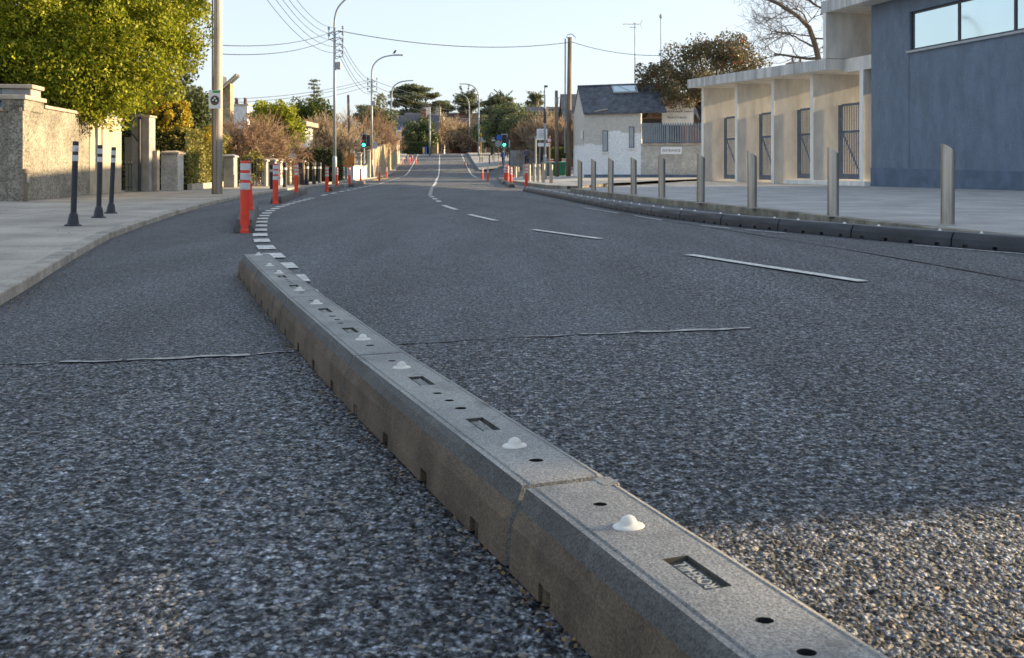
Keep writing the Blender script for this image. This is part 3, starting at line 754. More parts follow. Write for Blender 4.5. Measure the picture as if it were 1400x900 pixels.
for i, (px, a, b, lab) in enumerate([(702.3, 216, 228, 'brown timber bollard, left one in front of the grey wall'), (704.2, 216.3, 228, 'brown timber bollard, middle one in front of the grey wall'), (710.6, 214.5, 225, 'brown timber bollard, right one in front of the grey wall')]):
    Y = 1.0 * 1400 / (b - a); x = at(px, Y); mb = MB(); mb.lathe([(.09, 0), (.09, .82), (.075, .84), (.075, .87), (.09, .89), (.09, .97), (.05, 1.0)], 10)
    o = mb.obj('timber_bollard', 'wood_pole', loc=(x, Y, zt(b, Y))); tag(o, lab, 'bollard', 'timber bollards by the grey wall')

# ------------------------------------------------------------------ blue hall with gated canopy (right)
O0 = Vector((15.35, 30.7, 0)); du = Vector((-.2306, .973, 0)).normalized(); nv = Vector((-du.y, du.x, 0))     # du away along the street, nv towards the road
MW = Matrix(((du.x, nv.x, 0, O0.x), (du.y, nv.y, 0, O0.y), (0, 0, 1, 0), (0, 0, 0, 1)))
hall = thing('street_hall', 'slate blue rendered hall with a strip window and a concrete gated canopy', 'building', O0, 0)
hall.matrix_world = MW
def hp(mb, name, m, bevel=0.): return mb.obj(name, m, hall, bevel=bevel)
T0 = -.35                       # wall thickness
ZT = 6.9
mb = MB()
W0, W1, S0, S1 = -7.3, 5.65, 4.95, 6.31            # strip window
GA, GB = -25.95, -25.1                              # unseen slot beyond the frame, added to let a sun patch onto the road
mb.box(W1, 8.0, T0, 0, 0, ZT); mb.box(W0, W1, T0, 0, 0, S0); mb.box(W0, W1, T0, 0, S1, ZT)
mb.box(GB, W0, T0, 0, 0, ZT); mb.box(GA, GB, T0, 0, 5.68, ZT); mb.box(-46, GA, T0, 0, 0, ZT)  # lintel and end wall past the slot are unseen, added to bound the sunlight
hp(mb, 'wall', 'blue_render')
mb = MB(); mb.hexa([(-46, .003, 0), (8.02, .003, 0), (8.02, .028, 0), (-46, .028, 0), (-46, .003, .30), (8.02, .003, .83), (8.02, .028, .83), (-46, .028, .30)]); 
mb = MB(); mb.hexa([(-24.8, .003, 0), (8.02, .003, 0), (8.02, .026, 0), (-24.8, .026, 0), (-24.8, .003, .32), (8.02, .003, .82), (8.02, .026, .82), (-24.8, .026, .32)]); hp(mb, 'plinth', 'blue_plinth', .004)
mb = MB(); mb.box(5.66, 5.675, .001, .012, .75, S0); mb.box(-24.8, 7.9, .001, .004, ZT - .02, ZT); hp(mb, 'render_joint', 'blue_plinth')
mb = MB(); mb.box(-22, 8.0, -9.2, -9.0, 0, ZT); mb.box(7.8, 8.0, -9.0, T0 - .002, 0, ZT); mb.box(-22, -21.8, -9.0, T0 - .002, 0, ZT); hp(mb, 'rear_wall', 'blue_render')
win = MB()
mull = [5.65, 3.1, .48, -2.12, -4.72, -7.3]
win.box(W0, W1, -.16, -.09, S0, S0 + .07); win.box(W0, W1, -.16, -.09, S1 - .08, S1)
for u in mull: win.box(max(W0, u - .05), min(W1, u + .05), -.165, -.085, S0 + .002, S1 - .002)
wf = hp(win, 'window', 'frame_dark')
for a, b in zip(mull, mull[1:]):
    g = MB(); g.box(b + .05, a - .05, -.13, -.115, S0 + .07, S1 - .08); g.obj('pane', 'glass', wf)
g = MB(); g.box(W0 - .1, W1 + .08, -.09, .09, S0 - .09, S0 - .01); g.obj('sill', 'sill', wf, bevel=.006)
# canopy slab, slightly rising away from the hall
def zs(u): return 4.66 + (u - 9.9) * .0235
mb = MB()
for u0, u1, v0, v1, dz in ((9.9, 23.5, -3.9, .78, .43),):
    mb.hexa([(u0, v0, zs(u0)), (u1, v0, zs(u1)), (u1, v1, zs(u1)), (u0, v1, zs(u0)), (u0, v0, zs(u0) + dz), (u1, v0, zs(u1) + dz), (u1, v1, zs(u1) + dz), (u0, v1, zs(u0) + dz)])
mb.box(8.03, 9.89, -3.9, -.003, 4.55, 5.08)
hp(mb, 'canopy_slab', 'concrete', .01)
mb = MB(); e = .012
mb.hexa([(9.89, .783, zs(9.9) - .004), (23.53, .783, zs(23.5) - .004), (23.53, .80, zs(23.5) - .004), (9.89, .80, zs(9.9) - .004), (9.89, .783, zs(9.9) + .435), (23.53, .783, zs(23.5) + .435), (23.53, .80, zs(23.5) + .435), (9.89, .80, zs(9.9) + .435)])
hp(mb, 'canopy_fascia', 'fascia')
mb = MB(); mb.box(9.9, 10.1, -3.6, .76, 5.11, ZT); hp(mb, 'upper_fin', 'concrete')
mb = MB(); mb.box(9.895, 10.105, .761, .785, 5.10, ZT); hp(mb, 'fin_edge', 'concrete_pale')
mb = MB(); mb.box(-26.5, 10.2, -3.4, .78, ZT + .003, 7.36); mb.box(-22.2, 10.2, -9.4, -3.4, ZT + .003, 7.36); hp(mb, 'roof_slab', 'concrete', .01)
mb = MB(); mb.box(-26.5, 10.23, .783, .80, ZT - .002, 7.37); hp(mb, 'roof_fascia', 'fascia')
for u in (8.62, 12.3, 15.72, 19.4, 23.35):
    f = MB(); zt_ = min(zs(max(u, 9.9)), zs(u) if u > 9.9 else 4.55) - .003; f.box(u - .10, u + .10, -3.6, 0, .12, zt_); fo = hp(f, 'fin', 'concrete', .006)
    f = MB(); f.box(u - .125, u + .125, .001, .03, .12, zt_); f.obj('fin_edge', 'concrete_pale', fo)
mb = MB(); mb.box(8.03, 14.2, -1.6, .28, .118, .30); hp(mb, 'entrance_step', 'concrete_pale', .01)
fins = [8.62, 12.3, 15.72, 19.4, 23.35]
for a, b in zip(fins, fins[1:]):
    g = MB(); u0, u1 = a + .13, b - .13; v = -1.15; zb = .34 if a < 13 else .24; z1 = 3.42
    for (p0, p1) in ((u0, u0 + .12), (u1 - .24, u1), ((u0 + u1) / 2 - .06, (u0 + u1) / 2 + .06)): g.box(p0, p1, v - .05, v + .03, zb, z1)
    for zz in (zb, 2.25, z1 - .06): g.box(u0 + .121, u1 - .241, v - .045, v + .025, zz, zz + (.1 if zz != zb else .22))
    gt = hp(g, 'gate', 'gate_blue')
    g = MB(); w = .05
    for ua, ub in (((u0 + u1) / 2 + .06, u1 - .24), (u0 + .12, (u0 + u1) / 2 - .06)):
        g.hexa([(ua, v - .03, zb + .24), (ua + 2 * w, v - .03, zb + .24), (ua + 2 * w, v + .01, zb + .24), (ua, v + .01, zb + .24), (ub - 2 * w, v - .03, 2.24), (ub, v - .03, 2.24), (ub, v + .01, 2.24), (ub - 2 * w, v + .01, 2.24)])
    g.obj('brace', 'gate_blue', gt)
    g = MB()
    for k in range(24):
        uu = u0 + .16 + k * (u1 - u0 - .44) / 23
        g.box(uu - .02, uu + .02, v - .02, v, 2.36, z1 - .07); g.box(uu - .032, uu + .032, v - .018, v - .002, zb + .221, 2.249)
    g.obj('bars', 'gate_blue', gt)

# ------------------------------------------------------------------ foliage builders
def leaves(C, size, aspect=.55, flat=0., rs=None):
    """one folded-diamond leaf quad per centre"""
    n = len(C); r = rs or rng
    d = r.normal(size=(n, 3)); d[:, 2] *= (1 - flat); d /= np.linalg.norm(d, axis=1)[:, None] + 1e-9
    e = r.normal(size=(n, 3)); e[:, 2] *= (1 - flat); e -= d * (e * d).sum(1)[:, None]; e /= np.linalg.norm(e, axis=1)[:, None] + 1e-9
    s = size * r.uniform(.6, 1.35, n)[:, None]
    v = np.stack([C - d * s, C + e * s * aspect, C + d * s, C - e * s * aspect], 1).reshape(-1, 3)
    return v, np.arange(4 * n).reshape(n, 4)
def clump_points(c, r, n, shell=.55):
    d = rng.normal(size=(n, 3)); d /= np.linalg.norm(d, axis=1)[:, None]
    q = rng.uniform(shell ** 3, 1, n) ** (1 / 3)
    return np.asarray(c) + d * q[:, None] * np.asarray(r)
def crown_points(c, r, nclump, crad, nleaf, shell=.6, low=-1., flat=1.):
    """clumps spread through the outer part of an ellipsoid, leaves on each clump"""
    P_ = []; cl = []
    while len(cl) < nclump:
        d = rng.normal(size=3); d /= np.linalg.norm(d)
        if d[2] < low: continue
        q = rng.uniform(shell, 1.)
        cl.append(np.asarray(c) + d * q * np.asarray(r))
    for k in cl:
        rr = crad * rng.uniform(.6, 1.4); P_.append(clump_points(k, (rr, rr, rr * flat), int(nleaf * rng.uniform(.6, 1.4) * (rr / crad) ** 1.5), .35))
    return np.concatenate(P_), cl
def branch(mb, p, d, L, r, depth, spread=.6, up=.15, kids=3, wig=.18, n=5, minr=.004):
    pts = [Vector(p)]; rad = [r]; k = 3 if depth > 0 else 2; d = Vector(d).normalized()
    for i in range(k):
        d = (d + Vector((random.gauss(0, wig), random.gauss(0, wig), random.gauss(0, wig) + up * .3))).normalized()
        pts.append(pts[-1] + d * L / k); rad.append(max(minr, r * (1 - .55 * (i + 1) / k)))
    mb.tube(pts, rad, max(3, n), cap=False)
    if depth <= 0: return
    for i in range(kids):
        t = random.uniform(.3, 1.); j = min(k - 1, int(t * k)); q = pts[j].lerp(pts[j + 1], t * k - j) if i else pts[-1]
        nd = (d + Vector((random.gauss(0, spread), random.gauss(0, spread), random.gauss(0, spread) + up))).normalized()
        branch(mb, q, nd, L * random.uniform(.55, .85), max(minr, rad[j] * .62), depth - 1, spread, up, kids, wig, n - 1, minr)
def bare_tree(name, label, x, y, zb, h, m='twig', depth=5, kids=4, trunk=.3, spread=.55, up=.22, r=None, cat='tree', minr=.012, stems=1, group=None):
    t = thing(name, label, cat, (x, y, zb), 0, group); mb = MB(); tb = MB(); r = r or h * .022
    for s_ in range(stems):
        a = random.uniform(0, 6.28); ln = .05 if stems == 1 else .45
        d0 = Vector((math.cos(a) * ln, math.sin(a) * ln, 1)).normalized(); p1 = d0 * h * trunk
        tb.tube([(0, 0, -.2), p1 * .5, p1], [r * 1.3, r, r * .85], 7)
        for i in range(kids):
            d = (d0 + Vector((random.gauss(0, spread), random.gauss(0, spread), random.uniform(.1, .6)))).normalized()
            branch(mb, p1 * random.uniform(.75, 1), d, h * (1 - trunk) * random.uniform(.36, .5), r * .6, depth - 1, spread, up, kids, .15, 5, minr)
    k = h / max(max(q[2] for q in mb.v), .1)
    for q in (mb, tb): q.v = [(a * k, b * k, c * k) for a, b, c in q.v]
    tb.obj('trunk', m, t); mb.obj('crown', m, t); return t
def leaf_tree(name, label, x, y, zb, c, r, nclump, crad, nleaf, size, m, shell=.55, low=-.8, trunk=.25, cat='tree', flat=1., core=.0, group=None, lflat=0., limbs=6):
    """c: crown centre (absolute), r: crown radii"""
    t = thing(name, label, cat, (x, y, zb), 0, group); rel = np.array([c[0] - x, c[1] - y, c[2] - zb])
    C, cl = crown_points(rel, r, nclump, crad, nleaf, shell, low, flat)
    C = C[C[:, 2] > .02]
    v, f = leaves(C, size, flat=lflat); np_obj('crown', v, f, m, t)
    tb = MB(); top = Vector(rel)
    tb.tube([(0, 0, -.2), top * .35 + Vector((.05, 0, 0)), top * .7, top], [trunk * 1.2, trunk, trunk * .7, trunk * .3], 8)
    for k in cl[:limbs]:
        k = Vector(k); s = top * random.uniform(.35, .8); tb.tube([s, s.lerp(k, .5) + Vector((0, 0, .1 * (k - s).length)), k], [trunk * .45, trunk * .3, trunk * .08], 6)
    tb.obj('trunk', 'bark', t)
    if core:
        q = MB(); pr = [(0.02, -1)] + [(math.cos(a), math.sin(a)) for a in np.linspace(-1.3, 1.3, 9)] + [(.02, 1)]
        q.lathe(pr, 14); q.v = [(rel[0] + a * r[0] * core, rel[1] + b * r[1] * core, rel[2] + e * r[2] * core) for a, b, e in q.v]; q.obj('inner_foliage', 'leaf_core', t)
    return t
def hedge(name, label, box, rz, loc, n, size, m, cat='hedge', group=None, rough=.05):
    """clipped hedge: box = (x0,x1,y0,y1,z0,z1) local"""
    t = thing(name, label, cat, loc, rz, group); x0, x1, y0, y1, z0, z1 = box; q = MB(); g = .07
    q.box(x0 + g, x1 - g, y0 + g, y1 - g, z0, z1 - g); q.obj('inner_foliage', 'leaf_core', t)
    A = np.array([(y1 - y0) * (z1 - z0), (y1 - y0) * (z1 - z0), (x1 - x0) * (z1 - z0), (x1 - x0) * (z1 - z0), (x1 - x0) * (y1 - y0)])
    side_ = rng.choice(5, n, p=A / A.sum()); U = rng.uniform(size=(n, 3)); C = np.array([x0, y0, z0]) + U * np.array([x1 - x0, y1 - y0, z1 - z0])
    o_ = rng.normal(size=n) * rough
    for k, (ax, val) in enumerate(((0, x0), (0, x1), (1, y0), (1, y1), (2, z1))): s = side_ == k; C[s, ax] = val + o_[s] - .02
    v, f = leaves(C, size); np_obj('foliage', v, f, m, t); return t

# ------------------------------------------------------------------ left side: walls, gates, tree
WX, WY = -10.75, 22.5
wd = Vector((-1.0, 8.1, 0)).normalized(); wn = Vector((wd.y, -wd.x, 0))      # along the footway, towards the road
gw = thing('garden_wall', 'sunlit pebble-dashed garden wall with stone coping below the bright evergreen', 'wall', (WX, WY, .07))
gw.matrix_world = Matrix(((wd.x, wn.x, 0, WX), (wd.y, wn.y, 0, WY), (0, 0, 1, .07), (0, 0, 0, 1)))
# (reflected frame is avoided: use x along, -y towards the garden)
gw.matrix_world = Matrix(((wd.x, -wn.x, 0, WX), (wd.y, -wn.y, 0, WY), (0, 0, 1, .07), (0, 0, 0, 1)))
mb = MB(); mb.box(.0, 5.1, 0, .3, 0, 2.12); mb.obj('wall', 'pebble', gw)
mb = MB(); mb.box(.0, 1.3, -.03, .42, 2.0, 2.24); mb.obj('raised_end', 'pebble', gw)
mb = MB(); mb.box(-.06, 1.36, -.08, .48, 2.243, 2.34); mb.obj('coping', 'coping', gw, bevel=.015)
mb = MB(); mb.box(1.45, 2.15, .302, .95, 0, 2.58); mb.obj('pillar', 'grey_render', gw, bevel=.02)
mb = MB(); mb.box(1.38, 2.22, .24, 1.02, 2.583, 2.68); mb.obj('pillar_cap', 'coping', gw, bevel=.02)
mb = MB(); mb.box(1.37, 5.1, -.05, .35, 2.123, 2.2); mb.obj('coping', 'coping', gw, bevel=.012)
mb = MB(); mb.box(5.103, 8.4, -.02, .3, 0, 2.16); mb.box(6.2, 6.42, -.06, -.023, 0, 2.15); mb.obj('smooth_panel', 'smooth_wall', gw, bevel=.01)
mb = MB(); mb.box(5.103, 8.43, -.06, .34, 2.163, 2.22); mb.obj('coping', 'coping', gw, bevel=.012)
rw = thing('side_wall', 'shaded pebble-dashed wall with brown coping at the left picture edge', 'wall', (WX - .004, WY + .05, .07))
mb = MB(); mb.box(-9, -.01, 0, .28, 0, 1.98); mb.obj('wall', 'pebble', rw)
mb = MB(); mb.box(-9, -.01, -.06, .34, 1.983, 2.07); mb.obj('coping', 'coping', rw, bevel=.012)
t = thing('garden_shed', 'blue grey flat-roofed metal shed behind the left wall', 'shed', (WX - 2.6, WY + 4.5, .07))
mb = MB(); mb.box(-3, .72, 0, 2.6, 0, 2.50); mb.obj('body', 'shed_metal', t)
mb = MB(); mb.box(-3.1, .85, -.12, 2.7, 2.503, 2.80); mb.obj('roof', 'shed_metal', t, bevel=.02)
mb = MB(); mb.box(-3, .6, -.03, -.003, 2.25, 2.3); mb.obj('gutter', 'galv', t)
t = thing('marker_post', 'short weathered pipe stub standing against the pebble-dashed wall', 'post', (-10.62, 22.35, .07))
mb = MB(); mb.lathe([(.05, 0), (.05, .6), (.065, .61), (.065, .7), (.03, .72)], 12); mb.obj('pipe', 'wood_pole', t)
mb = MB(); mb.box(.051, .07, -.05, .05, .42, .6); mb.obj('plate', 'coping', t)
# big bright evergreen: trunk, limbs, crown
t = thing('evergreen_tree', 'large bright yellow-green evergreen overhanging the garden wall', 'tree', (-13.4, 28.6, .05))
Cs = []; cl = []
for c, r, k in (((-13.6, 28.6, 6.3), (4.2, 3.4, 3.6), 120), ((-11.0, 28.4, 4.4), (2.3, 2.0, 1.9), 75), ((-10.6, 29.5, 6.2), (2.1, 2.1, 2.9), 85), ((-12.0, 28.4, 9.0), (3.4, 3., 2.6), 70), ((-13.6, 28.0, 3.7), (2.6, 1.8, 1.5), 90), ((-11.6, 27.6, 3.0), (1.7, 1.2, 1.1), 60), ((-15.2, 28.6, 5.0), (2.2, 2., 2.6), 70)):
    a, b = crown_points(np.array(c) - np.array([-13.4, 28.6, .05]), r, k, .5, 430, .62, -.85); Cs.append(a); cl += b
C = np.concatenate(Cs); C = C[C[:, 2] > 1.75]
v, f = leaves(C, .052, .52); np_obj('crown', v, f, 'leaf_bright', t)
tb = MB(); tb.tube([(0, 0, -.2), (.1, 0, 1.5), (.2, .1, 3.2), (.3, 0, 5.5), (.4, 0, 8)], [.36, .3, .24, .16, .05], 9)
for k in random.sample(cl, 46):
    k = Vector(k); s = Vector((.15, .05, random.uniform(1.8, 5.5))); tb.tube([s, s.lerp(k, .5) + Vector((0, 0, .4)), k], [.09, .055, .012], 5)
tb.obj('trunk', 'bark', t)
# gateway
def pillar(name, label, px0, px1, top, Y, m, capm=None, depth=.5, cat='gate pillar', zb=None, group=None):
    x0, x1 = at(px0, Y), at(px1, Y); z = zt(top, Y); t = thing(name, label, cat, ((x0 + x1) / 2, Y, .07), 0, group); w = (x1 - x0) / 2
    mb = MB(); mb.box(-w, w, 0, depth, 0, z - .07 - (.12 if capm else 0)); mb.obj('shaft', m, t, bevel=.012)
    if capm:
        mb = MB(); h = z - .07; e = .05
        mb.hexa([(-w - e, -e, h - .117), (w + e, -e, h - .117), (w + e, depth + e, h - .117), (-w - e, depth + e, h - .117), (-w - e, -e, h - .06), (w + e, -e, h - .06), (w + e, depth + e, h - .06), (-w - e, depth + e, h - .06)])
        mb.hexa([(-w - e, -e, h - .058), (w + e, -e, h - .058), (w + e, depth + e, h - .058), (-w - e, depth + e, h - .058), (-w * .5, .15, h), (w * .5, .15, h), (w * .5, depth - .15, h), (-w * .5, depth - .15, h)])
        mb.obj('cap', capm, t)
    return t
tp = pillar('gate_pillar', 'tall grey gate pillar with a black pipe beside the tree', 180, 204, 160, 31.6, 'grey_render', None, .55)
mb = MB(); mb.tube([(-.01, -.06, .02), (-.01, -.06, 2.3)], .045, 8); mb.obj('pipe', 'black_metal', tp)
mb = MB(); mb.box(-.31, .31, -.05, .6, 2.30, 2.36); mb.obj('cap', 'coping', tp, bevel=.01)
t = thing('side_gate', 'low black railing gate before a pale door, left of the tall grey pillar', 'gate', (at(171, 31.2), 31.2, .07))
mb = MB()
for k in range(5): mb.tube([(-.2 + k * .1, 0, .05), (-.2 + k * .1, 0, .95)], .012, 6)
mb.tube([(-.24, 0, .15), (.24, 0, .15)], .014, 6); mb.tube([(-.24, 0, .85), (.24, 0, .85)], .014, 6); mb.obj('railing', 'black_metal', t)
mb = MB(); mb.box(-.35, .35, .9, .96, 0, 1.7); mb.obj('door', 'smooth_wall', t)
mb = MB(); mb.tube([(-.2, .5, 1.9), (.1, .4, 1.75), (.28, .3, 1.55)], .018, 6); mb.obj('wire', 'black_metal', t)
pillar('gate_post', 'slim brown sunlit gate post next to the tall grey pillar', 208.5, 215, 206, 31.9, 'coping', None, .22)
pillar('gate_pillar', 'squat pebble-dashed gate pillar with a pale cap before the clipped hedge', 220, 243, 206, 33.2, 'pebble_grey', 'coping', .6)
hd = Vector((-.9, 8.4, 0)).normalized()
hedge('clipped_hedge', 'tall clipped hedge, sunlit, between the squat pillar and the pale pole', (0, 11, -.2, 2.2, 0, 2.05), math.atan2(hd.y, hd.x), (-11.05, 34.2, .07), 26000, .05, 'leaf_hedge')
t = thing('plinth_wall', 'low pale plinth wall along the foot of the clipped hedge', 'wall', (-10.8, 34.2, .07), math.atan2(hd.y, hd.x))
mb = MB(); mb.box(0, 11, -.12, .05, 0, .2); mb.obj('wall', 'smooth_wall', t, bevel=.01)
leaf_tree('evergreen_shrub', 'dark evergreen shrub filling the gap behind the hedge', -13.0, 37.5, .05, (-12.9, 37.5, 2.7), (1.75, 1.8, 2.1), 85, .5, 260, .07, 'leaf_dark', core=.5, cat='shrub')
leaf_tree('golden_shrub', 'golden-yellow shrub glowing above the squat gate pillar', -11.6, 34.5, .05, (-11.5, 34.6, 2.55), (.75, .6, .62), 30, .2, 160, .05, 'leaf_yellow', core=.6, cat='shrub', trunk=.05)
leaf_tree('golden_shrub', 'small golden flowering shrub left of the pale pole', at(277, 37), 37.4, .05, (at(277, 37.4), 37.4, 1.95), (.36, .4, .32), 14, .14, 90, .045, 'leaf_yellow', core=.5, cat='shrub', trunk=.04)
# pole with neighbourhood sign
Yp = 28.8; xp = at(297.5, Yp)
t = thing('utility_pole', 'thick pale utility pole with a square sign at the left footway', 'utility pole', (xp, Yp, .07))
mb = MB(); mb.tube([(0, 0, -.1), (.01, 0, 3.0), (.035, 0, 9.2)], [.135, .128, .105], 14); mb.obj('pole', 'conc_pole', t, smooth=True)
mb = MB(); mb.tube([(-.13, -.06, 0), (-.12, -.06, 9)], .022, 6); mb.tube([(.0, -.14, 0), (.03, -.12, 9)], .016, 6); mb.obj('conduit', 'wood_pole', t)
sg = thing('pole_sign', 'square white sign with a green strip and round emblem on the pale pole', 'sign', (xp - .03, Yp - .15, zt(136, Yp)))
mb = MB(); mb.box(-.17, .17, -.012, .012, -.27, .25); mb.obj('panel', 'sign_white', sg)
mb = MB(); mb.box(-.06, .14, -.017, -.0125, .17, .235); mb.obj('green_strip', 'sign_green', sg)
mb = MB(); mb.lathe([(.125, 0), (.125, .004)], 22); mb.v = [(a, -.0165 + c, b * 1.1 - .04) for a, b, c in mb.v]; mb.obj('round_emblem', 'tile_brown', sg)
mb = MB(); mb.lathe([(.085, 0), (.085, .003)], 16); mb.v = [(a - .01, -.020 + c, b * .7 - .03) for a, b, c in mb.v]; mb.obj('emblem_centre', 'leaf_core', sg)
mb = MB()
for q in ((-.05, -.03), (.04, -.05), (0, .02)): mb.lathe([(.028, 0), (.028, .003)], 10, (0, 0, 0)); k = len(mb.v) - 20; mb.v[k:] = [(a + q[0], -.0235 + c, b + q[1]) for a, b, c in mb.v[k:]]
mb.obj('emblem_figures', 'sign_white', sg)
mb = MB(); mb.tube([(.03, .03, -.2), (.03, .14, -.2)], .012, 6); mb.tube([(.03, .03, .18), (.03, .14, .18)], .012, 6); mb.obj('bracket', 'galv', sg)
# further entrances on the left
pillar('gate_pillar', 'grey-blue gate pillar just right of the pale pole', 305.5, 319.5, 211, 38.5, 'grey_render', 'grey_render', .5)
pillar('gate_post', 'dark gate post beside the grey-blue pillar', 321, 324.5, 222, 39, 'black_metal', None, .1)
t = thing('garden_gate', 'ornate yellow-green gate between the grey pillars', 'gate', (at(343, 39.5), 39.5, .07))
w = .52; mb = MB()
for k in range(11): mb.tube([(-w + k * w / 5, 0, .1), (-w + k * w / 5, 0, 1.15 + .1 * math.cos(k - 5))], .014, 6)
for z in (.15, .6, 1.05): mb.tube([(-w, 0, z), (w, 0, z)], .014, 6)
mb.obj('railing', 'black_metal', t)
leaf_tree('garden_shrub', 'yellow-green shrub seen through the ornate gate', at(343, 41), 41, .05, (at(343, 41), 41, .85), (.6, .4, .62), 24, .2, 90, .05, 'leaf_hedge', cat='shrub', trunk=.04, core=.6)
pillar('gate_pillar', 'pale grey gate pillar, left of the pair past the ornate gate', 358, 364, 217, 41, 'grey_render', 'coping', .35)
pillar('gate_pillar', 'pale grey gate pillar, right of the pair past the ornate gate', 365.5, 376, 216.5, 42, 'grey_render', 'coping', .35)
pillar('gate_pillar', 'bright sunlit cream pillar behind the black bollard', 378.5, 384, 216, 43.5, 'white_wall', 'coping', .4)
pillar('gate_pillar', 'narrow sunlit cream pillar left of the fourth red post', 391.5, 396.5, 216, 45, 'smooth_wall', 'coping', .35)
t = thing('front_wall', 'low yellowish brick wall behind the fourth red post', 'wall', (at(397, 46), 46, .07))
mb = MB(); mb.box(.02, .62, 0, .25, 0, 1.0); mb.obj('wall', 'tan_wall', t)
mb = MB(); mb.box(0, .66, -.03, .28, 1.003, 1.07); mb.obj('coping', 'coping', t)
t = thing('leaning_post', 'dark slab-like bollard leaning left of the three black bollards', 'bollard', (at(412, 44), 44.3, .07), 0)
t.rotation_euler = (0, -.09, 0); mb = MB(); mb.box(-.11, .11, -.1, .1, 0, .98); mb.obj('shaft', 'black_metal', t, bevel=.03)
t = thing('garden_shelter', 'small white gabled garden shelter on posts under the green tree', 'shelter', (at(362, 47), 47, .07))
for sx_ in (-1, 1):
    for sy_ in (0, 1): mb = MB(); mb.box(sx_ * .24 - .035, sx_ * .24 + .035, sy_ * .45, sy_ * .45 + .07, 0, 1.52); mb.obj('post', 'white_wall', t)
mb = MB(); mb.add([(-.33, -.08, 1.52), (.33, -.08, 1.52), (0, -.08, 1.93), (-.33, .6, 1.52), (.33, .6, 1.52), (0, .6, 1.93)], [(0, 1, 2), (5, 4, 3), (0, 2, 5, 3), (1, 4, 5, 2), (0, 3, 4, 1)]); mb.obj('roof', 'white_wall', t)
mb = MB(); mb.box(-.24, .24, .02, .5, .55, .62); mb.obj('shelf', 'white_wall', t)
bare_tree('bare_shrub_tree', 'dense brown leafless shrub-tree right of the pale pole', at(342, 44), 44, .05, 3.7, 'twig', 5, 4, .12, .75, .05, .06, minr=.009, stems=5)
leaf_tree('green_tree', 'yellow-green dense tree above the small white shelter', at(380, 49), 49, .05, (at(381, 49), 49, 2.65), (1.15, 1.1, 1.35), 60, .36, 170, .065, 'leaf_bright', core=.6)
leaf_tree('green_tree', 'smaller yellow-green treetop behind the brown shrub-tree', at(358, 52), 52, .05, (at(359, 52), 52, 3.3), (.75, .8, .75), 30, .3, 150, .065, 'leaf_bright', core=.5)
# houses on the left
def gable_house(name, label, x, y, zb, w, d, eave, ridge, wallm, roofm, rz=0., wins=(), chim=(), along='x', over=.25, door=None, cat='house'):
    """long axis along x when along == 'x'; wins: (x, z, w, h) on the -y face"""
    t = thing(name, label, cat, (x, y, zb), rz); mb = MB(); 
    mb.add([(-w/2, 0, -.3), (w/2, 0, -.3), (w/2, d, -.3), (-w/2, d, -.3), (-w/2, 0, eave), (w/2, 0, eave), (w/2, d, eave), (-w/2, d, eave)], [(0, 1, 5, 4), (1, 2, 6, 5), (2, 3, 7, 6), (3, 0, 4, 7)])
    if along == 'x': mb.add([(-w/2, 0, eave), (-w/2, d, eave), (-w/2, d/2, ridge), (w/2, 0, eave), (w/2, d, eave), (w/2, d/2, ridge)], [(0, 2, 1), (3, 4, 5)])
    else: mb.add([(-w/2, 0, eave), (w/2, 0, eave), (0, 0, ridge), (-w/2, d, eave), (w/2, d, eave), (0, d, ridge)], [(0, 1, 2), (3, 5, 4)])
    mb.obj('wall', wallm, t)
    mb = MB(); th = .12
    if along == 'x':
        k = (ridge - eave) / (d / 2)
        for s0, s1 in ((-over, d / 2), (d + over, d / 2)):
            z0 = eave - over * k
            p = [(-w/2 - .1, s0, z0), (w/2 + .1, s0, z0), (w/2 + .1, s1, ridge), (-w/2 - .1, s1, ridge)]
            mb.hexa([(a, b, c + .01) for a, b, c in p] + [(a, b, c + th) for a, b, c in p])
    else:
        k = (ridge - eave) / (w / 2)
        for s0 in (-w/2 - over, w/2 + over):
            z0 = eave - over * k; p = [(s0, -.2, z0), (s0, d + .1, z0), (0, d + .1, ridge), (0, -.2, ridge)]
            mb.hexa([(a, b, c + .01) for a, b, c in p] + [(a, b, c + th) for a, b, c in p])
    rf = mb.obj('roof', roofm, t)
    for (cx, cy, cw, ch, cm) in chim:
        q = MB(); q.box(cx - cw/2, cx + cw/2, cy - cw/2, cy + cw/2, ridge - 1.2, ridge + ch); ct = q.obj('chimney', cm, rf)
        q = MB(); q.box(cx - cw/2 - .06, cx + cw/2 + .06, cy - cw/2 - .06, cy + cw/2 + .06, ridge + ch + .002, ridge + ch + .1); q.obj('chimney_cap', 'coping', rf)
        for o_ in (-cw * .25, cw * .25): q = MB(); q.lathe([(.11, 0), (.09, .4)], 10, (cx + o_, cy, ridge + ch + .1)); q.obj('chimney_pot', 'tile_brown', rf)
    for (wx, wz, ww, wh) in wins:
        q = MB(); q.box(wx - ww/2 - .06, wx + ww/2 + .06, -.05, -.004, wz - wh/2 - .06, wz + wh/2 + .06); fr = q.obj('window', 'white_wall', t)
        q = MB(); q.box(wx - ww/2, wx - .02, -.065, -.052, wz - wh/2, wz + wh/2); q.box(wx + .02, wx + ww/2, -.065, -.052, wz - wh/2, wz + wh/2); q.obj('pane', 'glass_dark', fr)
    if door: q = MB(); q.box(door - .45, door + .45, -.05, -.004, 0, 2.05); q.obj('door', 'sign_blue', t)
    return t
t = thing('roof_corner_house', 'steep-roofed house corner with a pale upturned barge right of the pale pole', 'house', (at(309, 48), 48, .05))
